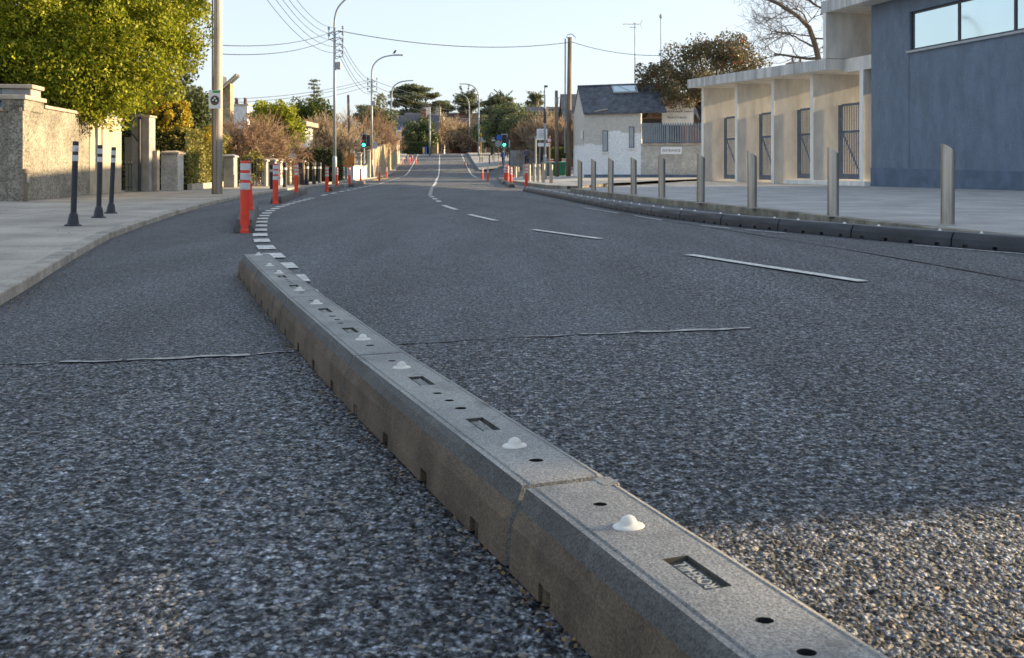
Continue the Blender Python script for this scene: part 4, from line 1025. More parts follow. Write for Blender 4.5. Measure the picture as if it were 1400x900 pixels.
mb = MB(); mb.hexa([(-.7, 0, 0), (.2, 0, 0), (.2, .6, 0), (-.7, .6, 0), (-.7, 0, 3.92), (.2, 0, 4.72), (.2, .6, 4.72), (-.7, .6, 3.92)]); mb.obj('wall', 'tan_wall', t)
mb = MB(); mb.hexa([(-.9, -.25, 3.75), (.55, -.25, 5.05), (.55, .35, 5.05), (-.9, .35, 3.75), (-.9, -.25, 3.87), (.52, -.25, 5.16), (.52, .35, 5.16), (-.9, .35, 3.87)]); rf = mb.obj('roof', 'slate', t)
mb = MB(); mb.hexa([(-.9, -.3, 3.74), (.57, -.3, 5.04), (.57, -.252, 5.04), (-.9, -.252, 3.74), (-.9, -.3, 3.86), (.57, -.3, 5.16), (.57, -.252, 5.16), (-.9, -.252, 3.86)]); mb.obj('barge_board', 'smooth_wall', rf)
mb = MB(); mb.box(-.75, -.3, .4, 1.2, 4.3, 5.1); mb.obj('dormer', 'slate', rf)
gable_house('white_chimney_house', 'low house whose white chimney with a terracotta pot shows above the brown shrub-tree', at(322, 60) + .2, 60, .05, 5, 5, 2.6, 3.9, 'smooth_wall', 'slate', 0, (), [(-.2, 1.2, 1.05, .55, 'white_wall')])
t = thing('white_house', 'narrow white flat-roofed house front right of the green tree', 'house', (at(402, 58), 58, .05))
mb = MB(); mb.box(-.35, .42, 0, 4, 0, 3.15); mb.obj('wall', 'white_wall', t)
mb = MB(); mb.box(-.5, .75, -.2, 4.2, 3.155, 3.4); mb.obj('roof', 'coping', t)
mb = MB(); mb.box(-.12, .2, -.03, -.003, 1.6, 2.9); mb.obj('window', 'glass_dark', t)
mb = MB(); mb.box(.36, .45, -.06, -.004, .0, 3.15); mb.obj('corner_pipe', 'white_wall', t)
hedge('boxed_hedge', 'dark square-cut hedge behind the black bollards', (0, 1.9, 0, 9, 0, 1.75), .11, (at(407, 55), 55, .07), 16000, .06, 'leaf_hedge_dark')
t = thing('white_garden_wall', 'low white garden wall between the hedge and the signal cabinet', 'wall', (at(461, 66), 64, .07), math.atan2(9, -.6))
mb = MB(); mb.box(0, 11, -1.35, -1.15, 0, .85); mb.obj('wall', 'white_wall', t)
mb = MB(); mb.box(-.04, 11.04, -1.4, -1.1, .853, .92); mb.obj('coping', 'coping', t)
t = thing('board_fence', 'orange-brown board fence above the low white wall', 'fence', (at(461.5, 69), 69, .07))
mb = MB(); mb.box(0, 1.15, 0, .06, .8, 1.75); mb.obj('boards', 'orange_wood', t)
for k in (0, .55, 1.1): mb = MB(); mb.box(k - .05, k + .05, .065, .16, 0, 1.7); mb.obj('post', 'wood_pole', t)
pillar('gate_pillar', 'yellow-lit gate pillar left of the signal pole', 489, 493.5, 208, 74, 'smooth_wall', 'coping', .4)
pillar('gate_pillar', 'yellow-lit gate pillar right of the signal pole', 502, 506, 205, 80, 'smooth_wall', 'coping', .4)
t = thing('stone_wall', 'tall rubble garden wall in sunlight past the left traffic light', 'wall', (at(509, 88), 88, .1), math.atan2(30, -1.6))
mb = MB(); mb.hexa([(0, .0, -.2), (42, 0, .8), (42, .3, .8), (0, .3, -.2), (0, 0, 2.3), (42, 0, 4.4), (42, .3, 4.4), (0, .3, 2.3)]); mb.obj('wall', 'tan_wall', t)

# ------------------------------------------------------------------ white house and entrance wall (right)
A, B, Cc = Vector((4.3, 61, 0)), Vector((7.5, 59.6, 0)), Vector((11.3, 59.0, 0)); G = Vector((3.95, 66, 0)); zb = .12
t = thing('white_house', 'small pebble-dashed house with whitewashed lower walls and a slate roof with a skylight', 'house', (0, 0, 0)); wh = t
def wall_poly(name, pts, th, m, par):
    """vertical wall from pairs (x,y,z0,z1), extruded away from the viewer"""
    mb = MB()
    for (a, b) in zip(pts, pts[1:]):
        d = Vector((b[0] - a[0], b[1] - a[1], 0)).normalized(); n = Vector((-d.y, d.x, 0)) * th
        if n.y < 0 : n = -n
        mb.hexa([(a[0], a[1], a[2]), (b[0], b[1], b[2]), (b[0] + n.x, b[1] + n.y, b[2]), (a[0] + n.x, a[1] + n.y, a[2]), (a[0], a[1], a[3]), (b[0], b[1], b[3]), (b[0] + n.x, b[1] + n.y, b[3]), (a[0] + n.x, a[1] + n.y, a[3])])
    return mb.obj(name, m, par)
def AB(t_, off=0.): d = (B - A).normalized(); p = A.lerp(B, t_) + Vector((d.y, -d.x, 0)) * off; return p
# two-tone render: ragged limit between whitewash and bare dash lives in the material
m, nt, b = nodes('half_painted_dash'); v_ = pos(nt); g = N(nt, 'ShaderNodeSeparateXYZ'); nt.links.new(v_, g.inputs[0])
hgt = math_(nt, 'ADD', g.outputs[2], mrange(nt, noise(nt, v_, 1.6, 3), .3, .7, -.16, .16)); st = mrange(nt, g.outputs[0], 4.3, 7.6, 0, 1.0)
sw = math_(nt, 'GREATER_THAN', g.outputs[0], 5.55); lim = math_(nt, 'ADD', 2.18, math_(nt, 'MULTIPLY', sw, .72))
up_ = math_(nt, 'GREATER_THAN', hgt, lim)
sp = N(nt, 'ShaderNodeTexVoronoi'); sp.inputs['Scale'].default_value = 22; nt.links.new(v_, sp.inputs['Vector']); ks = N(nt, 'ShaderNodeSeparateColor'); nt.links.new(sp.outputs['Color'], ks.inputs[0])
c = mix(nt, up_, (.80, .82, .83), (.54, .52, .475)); c = mix(nt, 1., c, mrange(nt, ks.outputs[0], 0, 1, .84, 1.12), 'MULTIPLY')
nt.links.new(c, b.inputs['Base Color']); b.inputs['Roughness'].default_value = .9; bump(nt, b, noise(nt, v_, 20, 3), .03); M['half_paint'] = m
e0, e1 = AB(.36), AB(.42)
wall_poly('wall', [(A.x, A.y, 0, 4.0), (e1.x, e1.y, 0, 4.22)], .25, 'half_paint', t)
wall_poly('wall', [(e1.x + .003, e1.y, 0, 4.0), (B.x, B.y, 0, 3.98)], .25, 'half_paint', t)
mb = MB(); gd = Vector((-.035, .5, 0))
gp = [(A.x, A.y + .02, 0), (G.x, G.y, 0), (G.x, G.y, 4.05), ((A.x + G.x) / 2, (A.y + G.y) / 2, 5.72), (A.x, A.y + .02, 4.0)]
mb.add(gp + [(x + .25, y, z) for x, y, z in gp], [(0, 4, 3, 2, 1), (5, 6, 7, 8, 9)] + [(i, (i + 1) % 5, 5 + (i + 1) % 5, 5 + i) for i in range(5)]); mb.obj('gable_wall', 'half_paint', t)
mb = MB(); mb.tube([(e1.x + .1, e1.y - .05, 4.02), (B.x, B.y - .05, 4.02)], .05, 6); mb.tube([(A.x - .02, A.y - .06, 4.04), (e1.x, e1.y - .06, 4.27)], .045, 6); mb.obj('wall_coping', 'coping', t)
rid0 = Vector(((A.x + G.x) / 2 - .05, (A.y + G.y) / 2, 5.76)); dl = (B - A).normalized(); rid1 = rid0 + dl * 5.0; rid1.z = 5.76
mb = MB(); a0, b0 = A + Vector((-.05, -.2, 3.98)), A + dl * 5.0 + Vector((0, -.2, 3.98)); c0, d0 = G + Vector((0, .2, 3.98)), G + dl * 5.0 + Vector((0, .2, 3.98))
for p in ([a0, b0, rid1, rid0], [d0, c0, rid0, rid1]): mb.hexa([tuple(q) for q in p] + [tuple(q + Vector((0, 0, .10))) for q in p])
rf = mb.obj('roof', 'slate', t)
mb = MB(); mb.tube([rid0 + Vector((0, 0, .1)), rid1 + Vector((0, 0, .1))], .08, 6); mb.obj('ridge_tile', 'slate', rf)
sl = (rid0 - a0); up = sl.normalized(); nn = dl.cross(up).normalized(); nn = nn if nn.z > 0 else -nn
c0 = a0 + dl * 2.2 + sl * .68 + nn * .12
mb = MB(); q = [c0, c0 + dl * 1.55, c0 + dl * 1.55 + sl * .26, c0 + sl * .26]; mb.hexa([tuple(x) for x in q] + [tuple(x + nn * .08) for x in q]); sk = mb.obj('skylight', 'sill', rf)
mb = MB(); q = [c0 + dl * .1 + sl * .03 + nn * .082, c0 + dl * 1.45 + sl * .03 + nn * .082, c0 + dl * 1.45 + sl * .23 + nn * .082, c0 + dl * .1 + sl * .23 + nn * .082]; mb.hexa([tuple(x) for x in q] + [tuple(x + nn * .01) for x in q]); mb.obj('pane', 'glass', sk)
def on_wall(t0, t1, z0, z1, off0, off1):
    a, b = AB(t0), AB(t1); d = (B - A).normalized(); n = Vector((d.y, -d.x, 0)); return [tuple(p + n * o + Vector((0, 0, z))) for z in (z0, z1) for p, o in ((a, off1), (b, off1), (b, off0), (a, off0))]
for t0, t1, z0, z1 in ((.335, .425, 1.78, 3.02), (.80, .885, 1.98, 3.22)):
    mb = MB(); mb.hexa(on_wall(t0, t1, z0, z1, .002, .05)); w_ = mb.obj('window', 'frame_dark', t)
    mb = MB(); mb.hexa(on_wall(t0 + .008, t1 - .008, z0 + .04, z1 - .04, .052, .06)); mb.obj('pane', 'sign_grey', w_)
    mb = MB(); mb.hexa(on_wall(t0 - .012, t1 + .012, z0 - .10, z0 - .005, .002, .12)); mb.obj('sill', 'white_wall', w_)
mb = MB(); mb.hexa(on_wall(0, 1, 0, .42, .003, .03)); mb.obj('plinth', 'blue_plinth', t)
mb = MB(); mb.box(A.x - .16, A.x - .05, A.y + .3, A.y + .75, 2.55, 3.05); mb.obj('meter_box', 'sign_white', t)
# gabled wing behind
wg = thing('gabled_wing', 'slate-roofed open gable beside the white house, under the reddish tree', 'outbuilding', (0, 0, 0)); Yw = 61.6
xl, xa, xr, ze, za = at(880, Yw), at(912, Yw), at(946, Yw), zt(155, Yw), zt(121, Yw)
mb = MB(); mb.add([(xl + .2, Yw + .5, ze - .2), (xr - .2, Yw + .5, ze - .2), (xa, Yw + .5, za - .15), (xl + .2, Yw + 6, ze - .2), (xr - .2, Yw + 6, ze - .2), (xa, Yw + 6, za - .15)], [(0, 1, 2), (5, 4, 3), (0, 3, 4, 1)]); mb.obj('gable', 'tile_brown', wg)
mb = MB(); mb.box(xl + .3, xr - .2, Yw + 3, Yw + 6, 0, ze - .2); mb.obj('wall', 'frame_dark', wg)
mb = MB()
for xe in (xl - .15, xr + .15):
    p = [(xe, Yw, ze - .12), (xe - 1.1 * (1 if xe < xa else -1), Yw + 6, ze - .12), (xa - 1.1 * (1 if xe < xa else -1), Yw + 6, za), (xa, Yw, za)]
    mb.hexa([(x, y, z) for x, y, z in p] + [(x, y, z + .12) for x, y, z in p])
rf = mb.obj('roof', 'slate', wg)
mb = MB()
for xe in (xl - .15, xr + .15):
    mb.hexa([(xe, Yw - .06, ze - .14), (xa, Yw - .06, za - .02), (xa, Yw - .003, za - .02), (xe, Yw - .003, ze - .14), (xe, Yw - .06, ze + .02), (xa, Yw - .06, za + .14), (xa, Yw - .003, za + .14), (xe, Yw - .003, ze + .02)])
mb.obj('barge_board', 'shed_metal', rf)
# entrance wall, railing, signs
ew = thing('entrance_wall', 'pebble-dashed wall with coping carrying the blue railing and entrance sign', 'wall', (0, 0, 0))
B2_ = B + Vector((.012, .02, 0)); zc = zt(198.5, 59.3)
wall_poly('wall', [(B2_.x, B2_.y, 0, zc), (Cc.x, Cc.y, 0, zc)], .3, 'pebble_grey', ew)
mb = MB(); d = (Cc - B2_).normalized(); n = Vector((d.y, -d.x, 0))
mb.hexa([tuple(p + n * o + Vector((0, 0, z))) for z in (zc + .003, zc + .1) for p, o in ((B2_, .06), (Cc, .06), (Cc, -.36), (B2_, -.36))]); mb.obj('coping', 'coping', ew)
mb = MB(); mb.hexa([tuple(p + n * o + Vector((0, 0, z))) for z in (0, .42) for p, o in ((B2_, .03), (Cc, .03), (Cc, .003), (B2_, .003))]); mb.obj('plinth', 'blue_plinth', ew)
rl_ = thing('railing', 'blue-grey flat-bar railing on the entrance wall, solid towards the house', 'railing', (0, 0, 0)); mb = MB(); Lr = (Cc - B2_).length
q0 = B2_ + d * .1 - n * .12; z0, z1 = zc + .12, zt(168, 59.3)
def rb(mb, s0, s1, za_, zb_, t0=-.03, t1=.03): mb.hexa([tuple(q0 + d * s + n * o + Vector((0, 0, z))) for z in (za_, zb_) for s, o in ((s0, t1), (s1, t1), (s1, t0), (s0, t0))])
s = 0.
while s < Lr - .25: f_ = min(1, s / 2.2); rb(mb, s, s + .075, z0, z1); s += .086 + .062 * f_
mb.obj('bars', 'shed_metal', rl_)
mb = MB(); rb(mb, -.02, Lr - .2, z0 + .08, z0 + .14, -.05, -.032); rb(mb, -.02, Lr - .2, z1 - .16, z1 - .1, -.05, -.032); mb.obj('rails', 'shed_metal', rl_)
es = thing('entrance_sign', 'white ENTRANCE sign fixed on the wall below the railing', 'sign', (0, 0, 0)); Ye = 59.05
mid = B2_.lerp(Cc, .455) + n * .05; hw = .60
mb = MB(); mb.hexa([tuple(mid + d * s + n * o + Vector((0, 0, z))) for z in (zt(211, Ye), zt(201, Ye)) for s, o in ((-hw, .02), (hw, .02), (hw, -.04), (-hw, -.04))]); mb.obj('panel', 'sign_white', es)
ang = math.atan2(d.y, d.x)
text_obj('lettering', 'ENTRANCE', .20, 'sign_text', Matrix.Translation(mid + n * .024 + Vector((0, 0, zt(206, Ye)))) @ Matrix.Rotation(ang, 4, 'Z') @ Matrix.Rotation(R(90), 4, 'X'), es, .003)
cs = thing('centre_sign', 'large pale board reading Education Centre behind the railing, under the tree', 'sign', (at(926.5, 60.4), 60.4, .1)); Yc = 60.4
mb = MB(); w = at(948, Yc) - at(905, Yc); mb.box(-w/2, w/2, -.03, .03, zt(172, Yc) - .1, zt(133, Yc) - .1); mb.obj('panel', 'concrete_pale', cs)
for x in (-.6, .6): mb = MB(); mb.box(x - .05, x + .05, .035, .12, -.1, zt(140, Yc) - .1); mb.obj('post', 'galv', cs)
text_obj('lettering', 'Youth Education Centre', .175, 'sign_text', facing(0, -.034, zt(152.5, Yc) - .1), cs, .003)
text_obj('lettering', 'Rivers Centre', .20, 'sign_text', facing(-.05, -.034, zt(160.7, Yc) - .1), cs, .003)

# ------------------------------------------------------------------ lamps, poles, wires
def lamp(label, px, base, Y, top_pts, r0=.11, arm=.055, zb=None, head=1):
    """tapered column; top_pts: photo pixels of the swan neck from the end of the straight part to the lantern"""
    x = at(px, Y); zb = gz(x, Y) if zb is None else zb
    t = thing('street_lamp', label, 'street lamp', (x, Y, zb), 0, 'street lamps')
    pts = [Vector((at(p, Y) - x, 0, zt(q, Y) - zb)) for p, q in top_pts]
    ctrl = pts; sm = smooth_line([(p.x, p.z) for p in ctrl], 2); sm = [Vector((p.x, 0, p.y)) for p in sm]
    mb = MB(); mb.tube([(0, 0, -.1), (0, 0, 1.3), (0, 0, 1.42)], [r0, r0 * .97, r0 * .72], 12); mb.tube([(0, 0, 1.42), (0, 0, pts[0].z)], [r0 * .70, arm * 1.1], 12); mb.obj('column', 'galv', t, smooth=True)
    mb = MB(); mb.tube([Vector((0, 0, pts[0].z))] + sm[1:], [arm * 1.1] + [arm * (1 - .35 * i / len(sm)) for i in range(1, len(sm))], 8); mb.obj('arm', 'galv', t, smooth=True)
    e = sm[-1]; sgn = 1 if e.x > 0 else -1
    if abs(e.x) < .3: sgn = 0
    mb = MB(); a = (e.x - .1 * sgn, e.x + .62 * sgn)
    if head: 
        x0, x1 = min(a), max(a); mb.box(x0, x1, -.13, .13, e.z - .05, e.z + .06); mb.obj('lantern', 'sign_grey', t, bevel=.03)
    return t, Vector((x, Y, zb))
YL1 = 52.
l1, b1 = lamp('tall lamp column with insulators and curved arm cut by the upper frame edge', 457.5, 248, YL1, [(457.2, 45), (457.3, 28), (460, 14), (467, 4), (478, -5), (490, -8)], .12, .06)
l2, b2 = lamp('curved lamp past the left traffic light, a bird perched on its arm', 508.3, 242, 84, [(508.5, 112), (508, 96), (512, 86), (522, 78.5), (534, 76), (541, 75.5)], .12, .07)
lamp('pale sunlit curved lamp in front of the left cypress', 534.7, 229, 117, [(535.3, 140), (535.5, 124), (539, 117), (546, 112.5), (554, 111), (558, 110.5)], .14, .09)
lamp('curved lamp on the right, arm reaching left over the road', 654.6, 211, 146, [(654.8, 140), (654.5, 128), (650, 120), (643, 116), (637, 115), (634, 115)], .15, .09)
lamp('farther curved lamp on the right, just left of the nearer one', 641.5, 207, 178, [(641.7, 150), (641, 140), (638.5, 133), (632, 129.5), (628, 128.5), (626, 128.3)], .14, .09)
t, _ = lamp('slim straight lamp by the small white notice board', 745, 250, 58, [(745, 130), (745, 124), (745, 121), (745.4, 119), (746, 118.6)], .10, .045, head=0)
mb = MB(); mb.box(-.05, .16, -.07, .07, zt(119.5, 58) - t.location.z, zt(117, 58) - t.location.z); mb.obj('lantern', 'frame_dark', t, bevel=.02)
mb = MB(); mb.tube([(0, 0, zt(172, 58)), (0, 0, zt(152, 58))], .085, 10); mb.obj('dark_sleeve', 'frame_dark', t)
# insulator brackets on the first two lamps
def bracket(par, x0, z, s=1., side_=1):
    mb = MB(); mb.tube([(.05 * side_, 0, z), (.42 * s * side_, 0, z - .04), (.42 * s * side_, 0, z + .16)], .022, 6); mb.tube([(.05 * side_, 0, z - .16), (.3 * s * side_, 0, z - .04)], .015, 5)
    o = mb.obj('bracket', 'frame_dark', par)
    mb = MB(); mb.lathe([(.045, .12), (.07, .16), (.05, .2), (.07, .24), (.03, .29)], 10, (.42 * s * side_, 0, z)); mb.obj('insulator', 'sign_grey', o)
for py in (43, 51.5, 60, 68.5, 77): bracket(l1, 0, zt(py, YL1) - b1.z)
for py in (44, 53): bracket(l1, 0, zt(py, YL1) - b1.z, .7, -1)
mb = MB(); mb.box(.07, .32, -.12, .12, zt(95, YL1) - b1.z, zt(85, YL1) - b1.z); mb.obj('junction_box', 'sign_grey', l1, bevel=.02)
for py in (111, 118, 125): bracket(l2, 0, zt(py, 84) - b2.z, 1.0); bracket(l2, 0, zt(py, 84) - b2.z, .8, -1)
mb = MB(); mb.box(.06, .3, -.1, .1, zt(144, 84) - b2.z, zt(138, 84) - b2.z); mb.obj('junction_box', 'sign_grey', l2, bevel=.02)
bd = thing('bird', 'dark bird perched on the arm of the second left lamp', 'bird', (at(539.5, 84), 84, zt(75, 84) + .03))
mb = MB(); mb.tube([(-.16, 0, .06), (-.08, 0, .12), (.0, 0, .18), (.06, 0, .26), (.09, 0, .32), (.13, 0, .33), (.17, 0, .31)], [.015, .05, .085, .075, .055, .045, .008], 8); mb.tube([(0, .02, .1), (0, .02, 0)], .012, 4); mb.tube([(0, -.02, .1), (0, -.02, 0)], .012, 4); mb.obj('body', 'cloth_black', bd, smooth=True)
def wood(label, px, top, Y, r=.12, lean=0., name='utility_pole', m='wood_pole', zb=None):
    x = at(px, Y); z0 = gz(x, Y) if zb is None else zb; h = zt(top, Y) - z0
    t = thing(name, label, 'utility pole', (x, Y, z0)); mb = MB(); mb.tube([(0, 0, -.1), (lean * .5, 0, h * .5), (lean, 0, h)], [r, r * .9, r * .78], 12); mb.obj('pole', m, t, smooth=True); return t, h
p1, h1 = wood('tall brown wooden pole by the white house corner, two wires at its top', 777, 51, 66, .17, .1)
mb = MB(); mb.tube([(.1, -.1, h1 - .2), (-.12, 0, h1 + .02), (.0, 0, h1 + .18), (.25, 0, h1 + .2), (.5, 0, h1 - .05)], .03, 6); mb.obj('cable_hood', 'sign_grey', p1)
mb = MB(); mb.tube([(-.22, -.08, 1.4), (-.2, -.08, h1 - .1)], .045, 8); mb.obj('cable_guard', 'galv', p1)
p2_, h2 = wood('shorter wooden pole with pale band beside the tall brown pole', 761.5, 124, 66, .125, -.04)
mb = MB(); mb.lathe([(.118, h2 - .85), (.122, h2 - .85), (.122, h2 - .45), (.118, h2 - .45)], 12, (-.03, 0, 0)); mb.obj('pale_band', 'galv', p2_)
mb = MB(); mb.tube([(0, -.02, h2 - .45), (.8, 0, h2 - .5)], .018, 6); mb.obj('stay_bar', 'galv', p2_)
wood('thin leaning wooden pole between the first two left lamps', 479.5, 130, 72, .11, -.18)
wood('brown wooden pole just left of the sunlit lamp', 528.5, 172, 112, .13, 0)
wood('white pole before the leafless far trees at the crest', 587.7, 157, 150, .13, 0, m='galv')
# wires
def wire(p, q, sag, label, r=.012, n=18):
    p, q = Vector(p), Vector(q); t = thing('overhead_wire', label, 'wire', (0, 0, 0), 0, 'overhead wires'); bpy.data.objects.remove(t)
    mb = MB(); pts = []
    for i in range(n + 1):
        s = i / n; a = p.lerp(q, s); a.z -= sag * 4 * s * (1 - s); pts.append(tuple(a))
    mb.tube(pts, r, 5); o = mb.obj('overhead_wire', 'black_metal'); return tag(o, label, 'wire', 'overhead wires')
def W(px, py, Y): return (at(px, Y), Y, zt(py, Y))
wire(W(462, 42, 52), W(779, 58, 66), .55, 'single wire crossing the road from the first lamp to the tall wooden pole', .022)
wire(W(780, 57, 66), W(905, 76, 60), .25, 'wire from the tall wooden pole running right into the reddish tree', .018)
wire(W(300, 62, 28.8), W(455, 43, 52), .25, 'upper of two wires from the pale utility pole to the first lamp', .013)
wire(W(300, 74, 28.8), W(455, 52, 52), .28, 'lower of two wires from the pale utility pole to the first lamp', .013)
for i, (px, py) in enumerate(((398, 0), (387, 0), (379, 0), (370, 0), (357, 0))):
    Y0 = 34.; p = Vector(W(px - 22, py - 45, Y0)); wire(p, W(459.5, 38 + i * 8.6, 52), .55 + .05 * i, 'overhead wire slanting from the top left to the first lamp, %s from the right' % ORD[i], .011)
for i in range(4):
    wire(W(463.5, 49 + i * 8.5, 52), W(507 + (i % 2) * 3, 109 + i * 6, 84), .5 + .08 * i, 'overhead wire between the first two lamps, %s from the top' % ORD[i], .013)
for i, (py0, py1) in enumerate(((136, 108.5), (141, 112), (152, 117))):
    wire(W(300, py0, 60), W(506, py1, 84), .35, 'low wire from the left houses to the second lamp, %s from the top' % ORD[i], .016)
for i in range(3):
    wire(W(510, 110 + i * 7, 84), W(655, 142 + i * 9, 146), .6 + .2 * i, 'wire from the second lamp to the far right lamp, %s from the top' % ORD[i], .02)
for i in range(3):
    wire(W(536, 142 + i * 4.5, 117), W(761, 150 + i * 8, 92), .25, 'distant wire crossing in front of the cypresses, %s from the top' % ORD[i], .018)

# ------------------------------------------------------------------ signals and signs
def signal(label, px, top, base, Y, lit=2, zb=None, second=False):
    x = at(px, Y); z0 = zb if zb is not None else gz(x, Y); t = thing('traffic_light', label, 'traffic light', (x, Y, z0), 0, 'green traffic lights'); zt_ = zt(top, Y) - z0
    mb = MB(); mb.tube([(0, .12, -.1), (0, .12, zt_ + .05)], .06, 10); mb.obj('pole', 'galv', t)
    mb = MB(); mb.box(-.2, .2, -.08, .06, zt_ - 1.02, zt_); hd_ = mb.obj('signal_head', 'black_metal', t, bevel=.03)
    mb = MB(); mb.box(-.27, .27, .062, .075, zt_ - 1.1, zt_ + .08); mb.obj('backing_board', 'sign_grey', hd_)
    for k in range(3):
        z = zt_ - .17 - k * .335; mb = MB(); mb.disc((0, -.085, z), .125, (0, -1, 0), 16, .015); mb.obj('lens', 'lamp_green' if k == lit else 'lamp_off', hd_)
        mb = MB(); q = []
        for a in np.linspace(.1, math.pi - .1, 9): q.append((.14 * math.cos(a), .14 * math.sin(a)))
        for (a0, a1), (b0, b1_) in zip(q, q[1:]): mb.hexa([(a0, -.26, z + a1), (b0, -.26, z + b1_), (b0, -.082, z + b1_), (a0, -.082, z + a1), (a0 * 1.06, -.26, z + a1 * 1.06), (b0 * 1.06, -.26, z + b1_ * 1.06), (b0 * 1.06, -.082, z + b1_ * 1.06), (a0 * 1.06, -.082, z + a1 * 1.06)])
        mb.obj('hood', 'black_metal', hd_)
    if second:
        mb = MB(); mb.box(.24, .5, .0, .2, zt_ - .95, zt_ - .05); mb.obj('side_signal', 'black_metal', t, bevel=.02)
        mb = MB(); mb.tube([(0, .12, zt_), (0, .12, zt_ + .38)], .05, 8); mb.obj('detector', 'black_metal', t)
    else:
        mb = MB(); mb.box(.24, .34, .0, .15, zt_ - 1.9, zt_ - .25); mb.obj('side_signal', 'black_metal', t, bevel=.02)
    return t
signal('green traffic light on a blue-grey pole left of the road', 497.5, 184, 244, 82, second=True)
t = signal('green traffic light right of the road with a blue sign on its left', 689.5, 184.5, 240, 86, zb=.2)
mb = MB(); mb.disc((-.44, -.05, zt(188, 86) - .2), .23, (0, -1, 0), 18, .015); mb.obj('round_blue_plate', 'sign_blue', t)
t = thing('signal_cabinet', 'grey control cabinet at the foot of the left traffic light', 'cabinet', (at(498, 78), 78, .07))
mb = MB(); mb.box(-.17, .17, 0, .35, 0, .98); mb.obj('body', 'shed_metal', t, bevel=.015); mb = MB(); mb.box(-.19, .19, -.02, .37, .983, 1.03); mb.obj('lid', 'shed_metal', t)
def sign_post(name, label, px, Y, base, top, plates, pm='galv', r=.035, cat='road sign', zb=None):
    """plates: (kind, px, py, half size px (w,h), material, ring material)"""
    x = at(px, Y); z0 = zb if zb is not None else zt(base, Y); t = thing(name, label, cat, (x, Y, z0)); mb = MB(); mb.tube([(0, 0, -.1), (0, 0, zt(top, Y) - z0)], r, 8); mb.obj('post', pm, t)
    for i, (kind, qx, qy, w, h, m_, ring) in enumerate(plates):
        cx, cz = at(qx, Y) - x, zt(qy, Y) - z0; w *= Y / 1400; h *= Y / 1400; yy = -r - .005 - .004 * i; mb = MB()
        if kind == 'rect': mb.box(cx - w, cx + w, yy - .012, yy, cz - h, cz + h)
        else: mb.disc((cx, yy, cz), w, (0, -1, 0), 8 if kind == 'oct' else 20, .012)
        o = mb.obj('plate', m_, t)
        if ring:
            mb = MB()
            if kind == 'rect': mb.disc((cx, yy - .013, cz + h * .25), w * .66, (0, -1, 0), 18, .006)
            else: mb.disc((cx, yy - .013, cz), w * .68, (0, -1, 0), 18, .006)
            mb.obj('disc', ring, o)
    return t
sign_post('road_sign', 'grey back of an octagonal sign on a cream post at the junction', 681.3, 108, 226, 191, [('oct', 681.3, 196.5, 4.6, 4.6, 'sign_grey', None)], 'smooth_wall')
sign_post('road_sign', 'small white oblong sign left of the grey octagonal sign', 675.5, 125, 222, 188, [('rect', 675.5, 190.5, 3.7, 2.6, 'sign_white', None)])
sign_post('road_sign', 'pale blue-white oblong sign by the far right lamp', 660.5, 140, 214, 187, [('rect', 660.5, 191.5, 3.8, 3.2, 'sign_grey', None)])
sign_post('road_sign', 'thin yellow post just right of the far right lamp', 657.6, 143, 212, 182, [('rect', 658, 184.5, 1.2, 1.5, 'sign_yellow', None)], 'sign_yellow')
sign_post('road_sign', 'white sign with a round yellow warning symbol under the left cypress', 545, 125, 212, 173, [('rect', 545.2, 183.5, 3.6, 9, 'sign_white', None), ('rect', 545.2, 175.5, 2.8, 2.2, 'sign_blue', None), ('disc', 545.3, 183, 2.9, 2.9, 'sign_yellow', 'sign_yellow'), ('rect', 545.2, 190.5, 2.5, 1, 'frame_dark', None)])
sign_post('road_sign', 'small white sign on the pale sunlit lamp', 539, 116, 226, 189, [('rect', 540, 196, 2.2, 5.5, 'sign_white', None)])
sign_post('road_sign', 'small grey-white sign right of the second lamp', 512.5, 82, 242, 194, [('rect', 513.2, 199, 2.6, 4.5, 'sign_grey', None)])
ns = sign_post('notice_board', 'white notice board with small lines of print between two posts', 738, 63, 232, 175, [('rect', 741, 184, 7.2, 7.6, 'sign_white', None), ('rect', 743, 198, 7.8, 2.4, 'sign_white', None)], cat='notice board')
mb = MB()
Yn = 63; x0 = at(738, Yn)
for i, (a, b_, py) in enumerate(((736, 741, 179.5), (736, 746, 182.5), (736, 745, 185), (736, 743, 187.5), (742, 746, 179))): mb.box(at(a, Yn) - x0, at(b_, Yn) - x0, -.075, -.07, zt(py + .4, Yn) - ns.location.z, zt(py, Yn) - ns.location.z)
mb.obj('print_lines', 'sign_text', ns)
sign_post('road_sign', 'round red-ringed sign right of the white notice board', 751, 68, 226, 186, [('disc', 750.7, 192, 3.6, 3.6, 'sign_red', 'sign_white')], 'wood_pole', .06)
sign_post('sign_post', 'tall grey empty sign post left of the notice board', 732.3, 68, 232, 186.5, [('rect', 732, 188.5, 1.5, 1.6, 'sign_grey', None)], 'sign_grey', .06)
sign_post('sign_post', 'black and white pedestrian push-button pole right of the traffic light', 696.5, 96, 234, 191, [('rect', 696.5, 197, 1, 5, 'sign_grey', None)], 'frame_dark', .05, 'post')
